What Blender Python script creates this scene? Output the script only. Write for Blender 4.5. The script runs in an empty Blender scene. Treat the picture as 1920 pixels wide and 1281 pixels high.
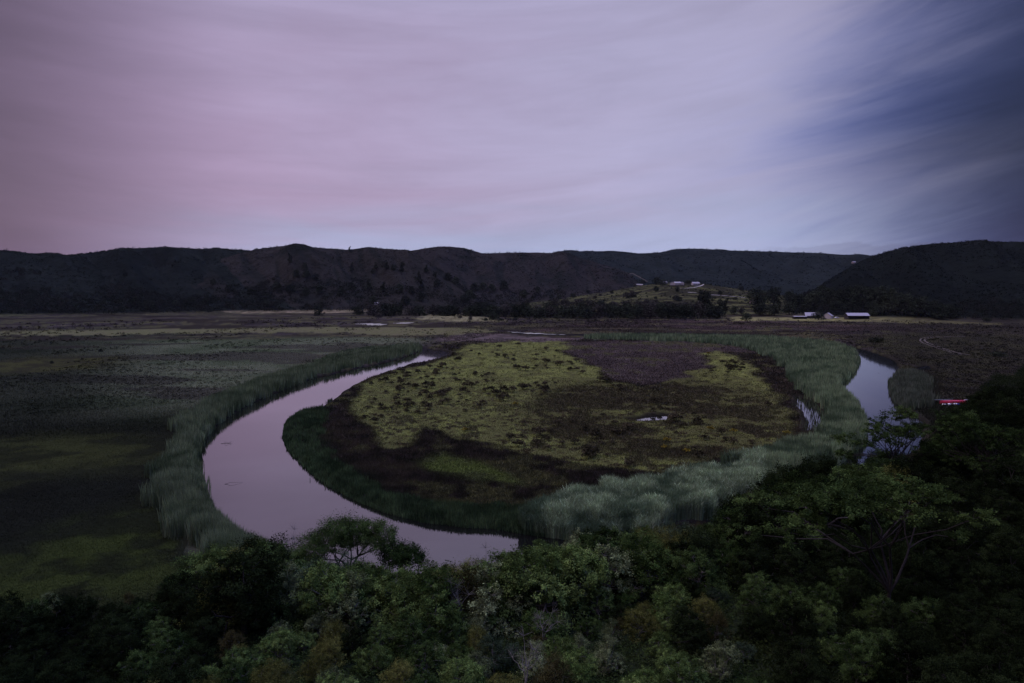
import bpy, math, random
import numpy as np
from mathutils import Vector, Matrix

# ------------------------------------------------------------------ camera, sky, sun, exposure
SC = bpy.context.scene
COL = SC.collection
CAM_H = 30.0
F_PX = 1280.0                      # focal length in pixels of the 1920 wide photograph (24 mm lens)
PITCH = math.atan(95.5 / F_PX)
cam_d = bpy.data.cameras.new("camera")
cam_d.lens = 24.0
cam_d.sensor_width = 36.0
cam_d.clip_start = 0.2
cam_d.clip_end = 20000.0
cam = bpy.data.objects.new("camera", cam_d)
COL.objects.link(cam)
cam.location = (0, 0, CAM_H)
cam.rotation_euler = (math.radians(90) - PITCH, 0, 0)
SC.camera = cam
SC.view_settings.view_transform = 'Standard'
SC.view_settings.look = 'None'
SC.view_settings.exposure = 0.0
SC.view_settings.gamma = 1.0
SC.view_settings.use_curve_mapping = False
SC.cycles.use_denoising = True
SC.cycles.max_bounces = 6
SC.cycles.transparent_max_bounces = 8

# tiny expression helper for shader node trees
class X:
    nt = None
    def __init__(s, v): s.v = v
    @staticmethod
    def put(sock, a):
        if isinstance(a, X): a = a.v
        if isinstance(a, (int, float)): sock.default_value = a
        else: X.nt.links.new(a, sock)
    @staticmethod
    def m(op, *a, clamp=False):
        n = X.nt.nodes.new('ShaderNodeMath'); n.operation = op; n.use_clamp = clamp
        for i, q in enumerate(a): X.put(n.inputs[i], q)
        return X(n.outputs[0])
    def __add__(s, o): return X.m('ADD', s, o)
    __radd__ = __add__
    def __sub__(s, o): return X.m('SUBTRACT', s, o)
    def __rsub__(s, o): return X.m('SUBTRACT', o, s)
    def __mul__(s, o): return X.m('MULTIPLY', s, o)
    __rmul__ = __mul__
    def __truediv__(s, o): return X.m('DIVIDE', s, o)

def gauss(x, c, w):
    t = (x - c) / w
    return X.m('EXPONENT', t * t * -1.0)

def sstep(x, a, b):
    n = X.nt.nodes.new('ShaderNodeMapRange'); n.interpolation_type = 'SMOOTHSTEP'; n.clamp = True
    X.put(n.inputs[0], x)
    n.inputs[1].default_value = a; n.inputs[2].default_value = b
    return X(n.outputs[0])

def vec(x, y, z):
    n = X.nt.nodes.new('ShaderNodeCombineXYZ')
    for i, q in enumerate((x, y, z)): X.put(n.inputs[i], q)
    return n.outputs[0]

def noise(v, scale, detail=4, rough=0.5, dist=0.0):
    n = X.nt.nodes.new('ShaderNodeTexNoise')
    n.inputs['Scale'].default_value = scale; n.inputs['Detail'].default_value = detail
    n.inputs['Roughness'].default_value = rough; n.inputs['Distortion'].default_value = dist
    X.nt.links.new(v, n.inputs['Vector'])
    return X(n.outputs['Fac'])

def mixc(f, a, b, mode='MIX'):
    n = X.nt.nodes.new('ShaderNodeMix'); n.data_type = 'RGBA'; n.blend_type = mode
    X.put(n.inputs[0], f)
    for sk, q in ((n.inputs[6], a), (n.inputs[7], b)):
        if isinstance(q, tuple): sk.default_value = (*q, 1)
        else: X.nt.links.new(q, sk)
    return n.outputs[2]

W = bpy.data.worlds.new("World"); SC.world = W; W.use_nodes = True
X.nt = W.node_tree
X.nt.nodes.clear()
tc = X.nt.nodes.new('ShaderNodeTexCoord')
sp = X.nt.nodes.new('ShaderNodeSeparateXYZ'); X.nt.links.new(tc.outputs['Generated'], sp.inputs[0])
dx, dy, dz = X(sp.outputs[0]), X(sp.outputs[1]), X(sp.outputs[2])
az = X.m('ARCTAN2', dx, dy)
el = X.m('ARCSINE', X.m('MAXIMUM', dz, 0.0))
# cloud layer seen as a flat deck: its streaks run towards the north-north-west
den = X.m('MAXIMUM', dz, 0.0) + 0.10
qx, qy = dx / den, dy / den
ca, sa = math.cos(-0.17), math.sin(-0.17)
u = qx * ca - qy * sa
v = qx * sa + qy * ca
bend = el - (az + 0.28) * (az + 0.28) * 0.14
st1 = noise(vec(az * 0.9, bend * 5.5, 0.3), 1.25, 6, 0.56, 0.9)
st2 = noise(vec(az * 3.0 + u * 0.15, bend * 24.0, 4.1), 1.2, 6, 0.62, 0.8)
st3 = noise(vec(az * 2.6, el * 22.0, 1.7), 1.0, 5, 0.6, 0.5)
st4 = noise(vec(u * 0.9, v * 0.6, 9.1), 0.9, 3, 0.5, 0.3)
lav = (0.400, 0.378, 0.565); pink = (0.385, 0.290, 0.455); pale = (0.385, 0.435, 0.660); blue = (0.250, 0.280, 0.490)
pk = sstep(az + (st1 - 0.5) * 0.7, 0.30, -0.42) * sstep(el + (st4 - 0.5) * 0.25, 0.52, 0.18)
c = mixc(pk, lav, pink)
bl = sstep(az + (st1 - 0.5) * 0.7 - el * 0.35, 0.08, 0.66) * 0.85 * (1.0 - sstep(el, 0.22, 0.44) * 0.55)
c = mixc(bl, c, blue)
hz = sstep(el + (st3 - 0.5) * 0.12 - az * 0.03, 0.155, 0.04)
c = mixc(hz * (sstep(az, -0.75, -0.10) * 0.7 + 0.3), c, pale)
c = mixc(sstep(el, 0.5, 0.9), c, (0.43, 0.44, 0.40))
c = mixc(sstep(dy, 0.2, -0.4) * 0.8, c, (0.36, 0.37, 0.36))
# brightness: darker cloud plus painted-in lens vignette towards both sides, streaks
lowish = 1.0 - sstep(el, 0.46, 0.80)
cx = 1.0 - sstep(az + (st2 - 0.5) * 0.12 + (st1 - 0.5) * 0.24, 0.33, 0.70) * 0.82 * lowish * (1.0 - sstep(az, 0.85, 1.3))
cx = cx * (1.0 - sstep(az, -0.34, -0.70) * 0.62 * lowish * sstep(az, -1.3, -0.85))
cx = cx * (1.0 - sstep(el, 0.30, 0.52) * sstep(X.m('ABSOLUTE', az + 0.0), 0.30, 0.70) * 0.55 * lowish)  # upper corners dimmed: lens vignette put into the sky brightness
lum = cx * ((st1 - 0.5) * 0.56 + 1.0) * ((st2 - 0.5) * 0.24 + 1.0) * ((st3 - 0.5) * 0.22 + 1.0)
lum = lum * (1.0 - gauss(az, 0.62, 0.14) * gauss(el, 0.17, 0.07) * 0.35)
# low bank of cumulus standing over the far ridge on the right
cb = noise(vec(az * 30.0, el * 46.0, 2.0), 1.0, 4, 0.55)
bank = sstep(gauss(az, 0.455, 0.10) * 0.014 + gauss(az, 0.24, 0.022) * 0.010 + (cb - 0.5) * 0.030 + 0.050 - el, 0.0, 0.004)
bank = bank * X.m('MAXIMUM', gauss(az, 0.455, 0.13), gauss(az, 0.24, 0.06))
c = mixc(sstep(az + (st1 - 0.5) * 0.5 + (st2 - 0.5) * 0.16 - el * 0.1, 0.30, 0.68), c, (0.098, 0.138, 0.420))
c = mixc(sstep(az, -0.30, -0.66) * 0.8, c, (0.33, 0.225, 0.385))
c = mixc(bank * 0.32, c, (0.20, 0.205, 0.345))
# high overcast is brightest overhead, dull behind the viewer
zen = sstep(el, 0.46, 1.05) * 5.8 + 1.0
back = (1.0 - sstep(dy, 0.15, -0.75) * 0.60) * (1.0 - sstep(dx, 0.35, 0.9) * sstep(el, 1.0, 0.5) * sstep(dy, 0.75, 0.2) * 0.6)
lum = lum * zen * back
bg = X.nt.nodes.new('ShaderNodeBackground')
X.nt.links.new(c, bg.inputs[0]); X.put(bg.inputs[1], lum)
sky = X.nt.nodes.new('ShaderNodeTexSky'); sky.sky_type = 'NISHITA'; sky.sun_disc = False
sky.sun_elevation = math.radians(1.0); sky.sun_rotation = math.radians(150)
bg2 = X.nt.nodes.new('ShaderNodeBackground'); X.nt.links.new(sky.outputs[0], bg2.inputs[0]); bg2.inputs[1].default_value = 0.015
add = X.nt.nodes.new('ShaderNodeAddShader'); out = X.nt.nodes.new('ShaderNodeOutputWorld')
X.nt.links.new(bg.outputs[0], add.inputs[0]); X.nt.links.new(bg2.outputs[0], add.inputs[1]); X.nt.links.new(add.outputs[0], out.inputs[0])

sun_d = bpy.data.lights.new("sun", 'SUN'); sun_d.energy = 0.25; sun_d.angle = math.radians(25); sun_d.color = (1.0, 0.86, 0.90)
sun = bpy.data.objects.new("sun", sun_d); COL.objects.link(sun)
sun.rotation_euler = (math.radians(42), 0, math.radians(140 + 180 - 20))

# ------------------------------------------------------------------ small maths library
rng = np.random.default_rng(7)

def ray(px, py):
    """direction of the sight line through a pixel of the 1920x1281 photograph"""
    a = (np.asarray(px, float) - 960) / F_PX; b = (640.5 - np.asarray(py, float)) / F_PX
    cp, sn = math.cos(PITCH), math.sin(PITCH)
    return a, cp + b * sn, -sn + b * cp

def P(px, py, z=0.0):
    a, y, zz = ray(px, py)
    t = (z - CAM_H) / zz
    return a * t, y * t

def poly(pts): return np.array([P(x, y) for x, y in pts])

_tab = np.random.default_rng(11).random((256, 256))
def vnoise(x, y):
    xi = np.floor(x).astype(int); yi = np.floor(y).astype(int)
    fx = x - xi; fy = y - yi
    fx = fx * fx * (3 - 2 * fx); fy = fy * fy * (3 - 2 * fy)
    a = _tab[xi & 255, yi & 255]; b = _tab[(xi + 1) & 255, yi & 255]
    c_ = _tab[xi & 255, (yi + 1) & 255]; d = _tab[(xi + 1) & 255, (yi + 1) & 255]
    return (a * (1 - fx) + b * fx) * (1 - fy) + (c_ * (1 - fx) + d * fx) * fy
def fbm(x, y, o=4, s=0):
    r = 0; a = 0.5; t = 0
    for i in range(o):
        r = r + a * vnoise(x * 2 ** i + 37.3 * i + 11.7 * s, y * 2 ** i + 91.1 * i + 5.3 * s); t += a; a *= 0.5
    return r / t
def sm(x, a, b):
    t = np.clip((x - a) / (b - a), 0, 1)
    return t * t * (3 - 2 * t)

def sdf(pg, x, y):
    """signed distance to a polygon, negative inside; only exact near it"""
    x = np.asarray(x, float); y = np.asarray(y, float)
    outd = np.full(x.shape, 1e3)
    m = 60.0
    lo = pg.min(0) - m; hi = pg.max(0) + m
    k = (x > lo[0]) & (x < hi[0]) & (y > lo[1]) & (y < hi[1])
    if not k.any(): return outd
    X_ = x[k]; Y_ = y[k]
    d2 = np.full(X_.shape, 1e12); ins = np.zeros(X_.shape, bool)
    n = len(pg)
    for i in range(n):
        ax, ay = pg[i]; bx, by = pg[(i + 1) % n]
        ex, ey = bx - ax, by - ay
        L = ex * ex + ey * ey + 1e-9
        t = np.clip(((X_ - ax) * ex + (Y_ - ay) * ey) / L, 0, 1)
        d2 = np.minimum(d2, (X_ - ax - t * ex) ** 2 + (Y_ - ay - t * ey) ** 2)
        if abs(ey) > 1e-9:
            c_ = ((ay > Y_) != (by > Y_)) & (X_ < ex * (Y_ - ay) / ey + ax)
            ins ^= c_
    d = np.sqrt(d2)
    outd[k] = np.where(ins, -d, d)
    return outd

# ------------------------------------------------------------------ outlines on the valley floor
RIVER_IN = [(800,651.5),(830,654.5),(846,659),(838,667),(800,676),(770,682),(740,692),(700,704),(672,717),(650,731),(640,740),(620,752),
  (600,764),(575,768),(556,777),(545,790),(542,815),(552,838),(575,860),(600,883),(640,909),(690,933),(740,952),(800,967),(880,976),
  (930,978),(990,988),(1060,997),(1150,1000),(1240,990),(1320,968),(1380,945),(1440,918),(1500,890),(1560,864),(1600,838),(1613,810),
  (1612,785),(1600,760),(1582,741),(1565,725),(1585,706),(1600,690),(1608,674),(1598,656),(1560,644),(1500,637),(1400,629.5),
  (1250,626),(1100,629),(1000,628.5),(960,624)]
RIVER_OUT = [(955,621.5),(1000,624.5),(1100,624.5),(1250,621.5),(1400,624.5),(1500,632),(1580,643),(1625,655),(1655,664),(1682,674),(1690,688),
  (1684,701),(1674,713),(1678,737),(1692,757),(1712,770),(1738,790),(1735,830),(1690,872),(1620,910),(1540,938),(1460,968),(1380,992),
  (1280,1022),(1180,1040),(1080,1050),(990,1070),(900,1088),(800,1098),(700,1096),(610, 1092), (550, 1080), (500, 1055), (450, 1030),
  (412, 1006), (386, 976), (370, 943), (362, 905),(361, 848), (375, 816), (407, 787), (457, 759), (512, 734), (578, 709), (636, 695), (699, 682), (748, 671),
  (777, 661), (783, 655),(790,651.2)]
RIVER = poly(RIVER_IN + RIVER_OUT)
PONDS = [poly(p) for p in (
  [(1180,783),(1200,786),(1246,784),(1250,775),(1225,777),(1205,781)],
  [(1496,742),(1520,748),(1536,765),(1540,790),(1534,806),(1514,806),(1520,790),(1510,770),(1498,757)],
  [(555,797),(572,800),(584,815),(575,822),(560,812)],
  [(560,826),(578,832),(592,850),(584,862),(568,846)],
  [(1722,686),(1738,683),(1746,690),(1730,693)],
)]
MEADOW = poly([(862,652),(900,643),(1000,639),(1056,641),(1060,650),(1052,664),(1086,672),(1118,690),(1132,712),(1200,728),(1290,706),(1330,690),
  (1340,676),(1320,665),(1345,660),(1385,672),(1425,700),(1452,740),(1488,800),(1485,830),(1440,850),(1340,862),(1240,880),(1180,886),(1080,868),(990,850),
  (900,832),(840,815),(800,800),(775,835),(740,845),(700,820),(672,785),(664,752),(680,725),(730,700),(800,683),(850,666)])
GREENBIT = poly([(775,868),(830,850),(890,865),(955,890),(975,910),(900,905),(800,892)])
HEATH1 = poly([(1060,641),(1180,640),(1300,641),(1400,648),(1425,662),(1330,662),(1318,668),(1335,680),(1325,694),(1285,712),(1200,722),(1140,710),(1120,688),(1086,670),(1056,660)])
OLIVE = poly([(1010,735),(1190,700),(1340,690),(1440,740),(1480,800),(1470,850),(1340,862),(1150,850),(1000,800)])
SEDGE = poly([(600, 764), (606, 768), (596, 785), (588, 805), (598, 842), (640, 886), (715, 922), (800, 946), (900, 954), (985, 950), (1035, 945), (1010, 1000), (930, 985), (880, 980),
  (800, 972), (740, 956), (690, 938), (640, 914), (600, 888), (575, 865), (550, 842), (538, 815), (542, 788), (556, 772), (576, 764)])
REED_L = poly([(782, 649), (700, 650), (640, 660), (560, 690), (476, 718), (398, 756), (342, 804), (322, 868), (318, 935), (340, 1010), (385, 1062), (440, 1098), (530, 1110), (550, 1083), (500, 1058), (450, 1033), (411, 1008),
  (384, 978), (368, 944), (360, 905), (359, 848), (373, 815), (405, 785), (455, 757), (511, 732), (577, 707), (635, 693), (698, 680), (747, 669), (776, 659), (784, 655)])
REED_R = poly([(985, 978), (1010, 966), (1060, 950), (1150, 935), (1250, 914), (1340, 896), (1430, 866), (1500, 840), (1540, 815), (1556, 785), (1540, 756), (1508, 728), (1482, 698), (1450, 678),
  (1430, 662), (1380, 649), (1290, 641), (1180, 638), (1100, 635), (1110, 631), (1250, 629), (1400, 632), (1500, 639), (1560, 646), (1596, 658), (1604, 674), (1597, 690), (1582, 706), (1562, 725), (1579, 742),
  (1597, 761), (1609, 786), (1610, 810), (1597, 836), (1556, 862), (1498, 887), (1438, 914), (1380, 940), (1320, 963), (1240, 985), (1150, 995), (1060, 992)])
REED_I = poly([(1690,708),(1678,716),(1682,737),(1696,755),(1722,768),(1750,764),(1748,742),(1742,712),(1728,702),(1705,700)])
LFIELD = poly([(-400,640),(0,632),(300,630),(640,632),(800,634),(782,648),(700,648),(640,660),(560,692),(480,720),(400,752),(345,790),(300,832),(150,830),(-400,840)])
LGREEN = poly([(-300,850),(0,826),(150,815),(300,828),(320,850),(250,878),(100,885),(0,905),(-300,930)])
LBOT = poly([(-200,1100),(0,1040),(150,985),(300,945),(330,960),(380,1020),(400,1050),(380,1110),(200,1130),(-100,1180)])
LOLIVE = poly([(0,676),(130,668),(240,672),(200,690),(60,700),(-200,705),(-200,680)])
FARHEATH = poly([(975,624),(1010,614),(1080,606),(1180,602),(1320,601),(1440,602.5),(1600,606),(1800,611),(2000,612),(2000,622),(1700,622),(1560,618),(1440,612),(1410,618),(1330,623),(1100,624)])
FARHEATH2 = poly([(820,634),(860,626),(940,626),(1010,632),(1100,634),(1060,640),(900,641),(830,640)])
RIGHTGREEN = poly([(1600,640),(1680,622),(1950,630),(2200,640),(1900,690),(1830,745),(1760,755),(1755,715),(1720,690),(1690,675),(1650,655)])
RIGHTBANK = poly([(1700, 770), (1760, 756), (1850, 752), (1900, 760), (1800, 830), (1700, 900), (1600, 950), (1560, 930), (1690, 875), (1742, 830), (1745, 792)])
PAST = [poly(p) for p in ([(800,590),(870,588),(930,598),(940,603),(860,603),(780,598)],
  [(1360,603),(1380,594),(1480,596),(1600,598),(1700,597),(1800,603),(1900,608),(1700,606),(1560,602),(1450,601)],
  [(270,584),(400,580),(640,580),(700,584),(640,587),(420,588)],
  [(700,629),(640,624),(400,624),(200,630),(0,628),(0,622),(300,618),(640,614),(900,616),(930,622),(860,628)],
  [(-100,592),(45,588),(45,594),(-100,598)])]
# foot of the bushy slope the picture is taken from
FOOT = poly([(-300, 1160), (0, 1150), (200, 1140), (330, 1120), (420, 1125), (500, 1125), (600, 1122),(800,1125),(900,1115),(1000,1090),(1080,1070),(1180,1058),(1280,1040),(1380,1010),
  (1460,985),(1540,955),(1620,930),(1700,893),(1755,850),(1775,800),(1800,765),(1850,745),(1900,725),(2000,705),(2300,680)])
SLOPE = np.vstack([FOOT, [(700, 150), (700, -400), (-400, -400), (-400, 20), (-150, 55)]])

def slope_h(x, y):
    s = -sdf(SLOPE, x, y)
    far = (x < SLOPE[:, 0].min() + 0) | (x > 690) | (y < -390)
    s = np.where(far, np.where((y < 60) & (x > -400), 80, 0), s)
    s = np.maximum(s, 0)
    s1 = np.minimum(s, 66)
    h = 0.18 * s1 + 0.0012 * s1 * s1 + np.maximum(s1 - 42, 0) ** 2 * 0.015 + np.maximum(s - 66, 0) * 0.12
    return h

# hills: crest lines (pixel x, pixel y) at a distance, rising from a foot distance
def crest(pts, rc, rf):
    a = np.array([math.atan2(ray(p[0], 0)[0], ray(p[0], p[1])[1]) for p in pts])
    z = []
    for p in pts:
        X0, Y0, Z0 = ray(p[0], p[1]); h = math.hypot(X0, Y0)
        z.append(CAM_H + rc * Z0 / h)
    return a, np.array(z), rc, rf
HILLS = [
  crest([(-900,470),(-300,476),(0,474),(80,478),(120,478),(180,473),(230,467),(280,464),(350,466),(450,468),(500,476),(560,492),(640,520),(700,560),(760,620)], 1600, 960),
  crest([(150,610),(230,570),(330,520),(420,484),(480,467),(520,462),(550,460),(610,466),(650,469),(690,464),(720,468),(765,471),(800,490),(850,522),(900, 556), (960, 590)], 1400, 1010),
  crest([(560,560),(640,520),(700,484),(765,471),(800,466),(830,463),(870,466),(905,475),(960,473),(1010,472),(1060,476),(1110,492),(1160,505),(1200,525),(1240,548),(1300,600)], 1750, 1230),
  crest([(850,520),(950,480),(1060,474),(1100,470),(1150,470),(1200,476),(1235,474),(1260,469),(1290,467),(1350,468),(1420,471),(1480,473),(1560,476),(1640,480),(1720,484),(1850,500),(2100,560)], 2300, 1350),
  crest([(700, 600), (860, 582), (950, 571), (1060, 559), (1130, 549), (1190, 538), (1250, 530), (1310, 531), (1360, 539), (1420, 547), (1500, 560), (1600, 590)], 1330, 860),
  crest([(1400,600),(1480,574),(1560,522),(1610,494),(1640,480),(1660,474),(1700,465),(1760,457),(1830,452),(1920,453),(2100,446),(2500,440),(3200,450)], 1350, 800),
]
def hills_h(x, y):
    r = np.hypot(x, y); a = np.arctan2(x, y)
    best = np.zeros_like(r); lab = np.zeros(r.shape, int)
    for i, (ca_, zc, rc, rf) in enumerate(HILLS):
        z = np.interp(a, ca_, zc, left=-40, right=-40)
        w = 90 * (fbm(a * 16, r * 0.0012, 3, i) - 0.5)
        t = (r - rf - w) / (rc - rf)
        tt = np.clip(t, 0, 1)
        if i == 4: prof = tt
        else: prof = 0.55 * tt + 0.45 * tt * tt * (3 - 2 * tt)
        g = (fbm(a * 22 + 0.004 * r, r * 0.0022, 4, i + 3) - 0.5) * 2
        rg = 1 - 2 * np.abs(fbm(a * 15 + r * 0.0011, r * 0.001, 3, i + 9) - 0.5) * 2
        mid = 4 * tt * (1 - tt)
        amp = 0.07 if i == 4 else 0.30
        h = z * (prof * (1 + amp * mid * g) - amp * 0.8 * mid * prof * (rg - 0.5))
        over = np.maximum(t - 1, 0)
        h = h * np.exp(-over * over * 1.2) if True else h
        h = np.where(z > 0, h, 0)
        k = h > best
        best = np.where(k, h, best); lab = np.where(k & (h > 0.6), i + 1, lab)
    return best, lab

def height(x, y, full=False):
    x = np.asarray(x, float); y = np.asarray(y, float)
    r = np.hypot(x, y)
    base = (fbm(x / 9, y / 9, 3) - 0.5) * 0.35 + 0.05
    w = 0.010 * r
    xw = x + (fbm(x / 7, y / 7, 3, 5) - 0.5) * w * 0.7; yw = y + (fbm(x / 7, y / 7, 3, 6) - 0.5) * w * 0.8
    d = sdf(RIVER, xw, yw)
    for p in PONDS:
        d = np.minimum(d, sdf(p, xw, yw) - 1.3)
    river = sm(d, -3.0, 0.8)
    h = -1.6 + (base + 1.6) * river
    s = slope_h(x, y)
    h = h + s * (1 + 0.10 * (fbm(x / 14, y / 14, 3, 8) - 0.5))
    hh, lab = hills_h(x, y)
    h = np.where(r > 700, h + hh, h)
    if full: return h, d, s, lab
    return h

def hit(px, py, r0=20, r1=3000):
    """where the sight line through a pixel meets the terrain"""
    a, y, z = ray(px, py)
    n = math.hypot(a, y)
    rr = np.exp(np.linspace(math.log(r0), math.log(r1), 2500))
    X_ = a / n * rr; Y_ = y / n * rr; Z_ = CAM_H + z / n * rr
    hh = height(X_, Y_)
    k = np.argmax(Z_ < hh)
    if not (Z_ < hh).any(): k = len(rr) - 1
    return X_[k], Y_[k], hh[k], rr[k]

# ------------------------------------------------------------------ vegetation colours of the ground
def C3(*v): return np.array(v)
MEADOW_A, MEADOW_B = C3(.165, .188, .055), C3(.100, .108, .038)
HEATH_A, HEATH_B = C3(.096, .078, .068), C3(.050, .041, .036)
DARK_A, DARK_B = C3(.050, .040, .030), C3(.022, .018, .014)
def blend(c_, w, a): return c_ * (1 - w[:, None]) + a * w[:, None]

def paint(x, y):
    """base colour of the ground cover and the height it grows to"""
    x = np.asarray(x, float); y = np.asarray(y, float); r = np.hypot(x, y)
    n1 = fbm(x / 5, y / 5, 4, 1); n2 = fbm(x / 22, y / 22, 4, 2); n3 = fbm(x / 1.4, y / 1.4, 3, 3); n4 = fbm(x / 60, y / 60, 3, 4)
    wa = 0.030 * r
    xw = x + (fbm(x / 9, y / 9, 4, 15) - 0.5) * wa; yw = y + (fbm(x / 9, y / 9, 4, 16) - 0.5) * wa * 2.4
    e = 0.006 * r + 0.5
    def inside(pg, soft=1.0): return 1 - sm(sdf(pg, xw, yw), -e * soft, e * soft)
    col = blend(np.tile(C3(.060,.052,.046), (x.size, 1)), sm(n1, .42, .62), C3(.085,.085,.040))
    col = blend(col, sm(n2, .5, .62), C3(.035,.030,.028))
    ht = np.full(x.shape, 0.35)
    def put(w, a, b, n, lo=.4, hi=.62, h=None):
        nonlocal col, ht
        q = sm(n, lo, hi)[:, None]
        c_ = a * q + b * (1 - q)
        col = col * (1 - w[:, None]) + c_ * w[:, None]
        if h is not None: ht = ht * (1 - w) + h * w
    azm = np.arctan2(x, y)
    # dull dark grassland at the left, darkened further as painted vignette
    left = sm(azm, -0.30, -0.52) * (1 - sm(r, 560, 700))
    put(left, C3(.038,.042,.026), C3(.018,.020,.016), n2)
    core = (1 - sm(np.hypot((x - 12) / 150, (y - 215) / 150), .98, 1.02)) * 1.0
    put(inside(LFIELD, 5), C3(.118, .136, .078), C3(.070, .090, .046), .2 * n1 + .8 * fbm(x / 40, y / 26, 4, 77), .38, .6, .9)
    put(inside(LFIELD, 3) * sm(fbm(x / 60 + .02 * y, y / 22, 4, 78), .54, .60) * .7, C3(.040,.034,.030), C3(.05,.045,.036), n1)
    vign_l = sm(azm, -0.42, -0.62)  # lens darkening painted into the ground colour at the left edge
    put(vign_l * .85 * (r < 560), C3(.018,.021,.014), C3(.009,.011,.008), n2)
    put(sm(azm, -.34, -.44) * (1 - sm(r, 165, 215)) * .88, C3(.009,.010,.007), C3(.013,.015,.010), n2)  # lower left ground darkened again for the vignette
    put(inside(LOLIVE, 6), C3(.060,.062,.024), C3(.036,.036,.020), n1, h=.3)
    put(inside(LGREEN, 7), C3(.038,.044,.016), C3(.020,.023,.011), n1, h=.3)
    put(inside(LBOT, 7), C3(.034,.046,.013), C3(.016,.020,.009), n1, h=.3)
    # inside of the river loop
    loop = 1 - sm(sdf(LOOP, x, y), -1.5, 1.0)
    put(loop, C3(.044, .038, .026), C3(.021, .020, .014), n1, h=.6)
    put(inside(HEATH1), HEATH_A, HEATH_B, .5 * n1 + .5 * n2, h=.45)
    put(loop * sm(n3, .5, .62) * .6, C3(.060,.048,.036), C3(.045,.036,.032), n1)
    put(loop * sm(n2 * .5 + n1 * .5, .54, .60) * .8, C3(.068,.072,.026), C3(.045,.048,.022), n3, h=.25)
    m = inside(MEADOW)
    put(m, MEADOW_A, MEADOW_B, n1, .35, .6, .16)
    ol = inside(OLIVE, 5) * m
    put(ol * sm(n2 * .5 + n1 * .5, .42, .54) * .9, C3(.050,.042,.034), C3(.030,.024,.022), n1, h=.5)
    put(ol * .35, C3(.080,.085,.022), C3(.045,.042,.020), n1)
    put(m * (1 - sm(r, 150, 260)) * sm(n1 * .5 + n3 * .5, .48, .57) * .8, C3(.050,.046,.028), C3(.035,.028,.022), n1, h=.35)
    put(m * sm(n3, .60, .70) * .5, C3(.050,.046,.022), C3(.05,.04,.02), n1)
    put(inside(GREENBIT, 1.5), C3(.070,.095,.024), C3(.040,.050,.018), n1, h=.2)
    put(inside(SEDGE, 3), C3(.036,.056,.024), C3(.024,.038,.019), n1, h=.8)
    put(inside(FARHEATH), C3(.074,.056,.050), C3(.045,.036,.033), n2, h=.5)
    put((r > 420) * sm(fbm(x / 90, y / 28, 4, 33), .5, .58) * .7, C3(.095,.090,.045), C3(.05,.05,.03), n1, h=.25)
    put((r > 420) * sm(fbm(x / 70, y / 20, 4, 34), .54, .60) * .8, C3(.024,.020,.018), C3(.03,.025,.02), n1, h=.5)
    put(inside(FARHEATH2), C3(.130,.105,.092), C3(.075,.064,.055), n1, h=.4)
    put(inside(RIGHTGREEN, 1.5), C3(.058,.060,.028), C3(.030,.028,.020), n1, h=.3)
    for i, p in enumerate(PAST): put(inside(p, 1), (C3(.26, .25, .13), C3(.24, .24, .10), C3(.30, .25, .15), C3(.14, .145, .065), C3(.08, .09, .04))[i], C3(.14, .135, .07), n1, .3, .6, h=.2)
    rr_ = inside(REED_L, 1) + inside(REED_R, 1) + inside(REED_I, 1)
    put(np.clip(rr_, 0, 1), C3(.055,.062,.040), C3(.040,.048,.032), n1, h=2.4)
    put(inside(RIGHTBANK, 2), C3(.026, .036, .016), C3(.016, .022, .011), n1, h=.5)
    vign_r = sm(azm, 0.40, 0.56) * .6  # lens vignette put into the ground colour on the right
    col = blend(col, vign_r * (r > 150), col * 0 + C3(.022,.022,.018))
    # mud at the water's edge
    return col, ht, n1, n2
LOOP = poly(RIVER_IN)

# ------------------------------------------------------------------ mesh helpers
def mesh_np(name, verts, faces, mats, cols=None, smooth=False, fmat=None, parent=None, link=True):
    """faces: list of int arrays, each (M,k)"""
    me = bpy.data.meshes.new(name)
    verts = np.asarray(verts, np.float32)
    me.vertices.add(len(verts)); me.vertices.foreach_set('co', verts.ravel())
    faces = [np.asarray(f, np.int32) for f in (faces if isinstance(faces, list) else [faces])]
    tot = np.concatenate([np.full(len(f), f.shape[1], np.int32) for f in faces])
    loops = np.concatenate([f.ravel() for f in faces])
    me.loops.add(len(loops)); me.loops.foreach_set('vertex_index', loops)
    me.polygons.add(len(tot))
    me.polygons.foreach_set('loop_start', np.concatenate([[0], np.cumsum(tot)[:-1]]).astype(np.int32))
    try: me.polygons.foreach_set('loop_total', tot)
    except Exception: pass
    for m in (mats if isinstance(mats, (list, tuple)) else [mats]): me.materials.append(m)
    if fmat is not None: me.polygons.foreach_set('material_index', np.asarray(fmat, np.int32))
    if cols is not None:
        at = me.color_attributes.new('Col', 'FLOAT_COLOR', 'POINT')
        c_ = np.ones((len(verts), 4), np.float32); c_[:, :cols.shape[1]] = cols
        at.data.foreach_set('color', c_.ravel())
    me.polygons.foreach_set('use_smooth', np.full(len(tot), smooth))
    me.update(calc_edges=True)
    if not link: return me
    o = bpy.data.objects.new(name, me); COL.objects.link(o)
    if parent is not None: o.parent = parent
    return o

def tag(o, label=None, cat=None, group=None, kind=None):
    if label: o['label'] = label
    if cat: o['category'] = cat
    if group: o['group'] = group
    if kind: o['kind'] = kind
    return o

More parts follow.
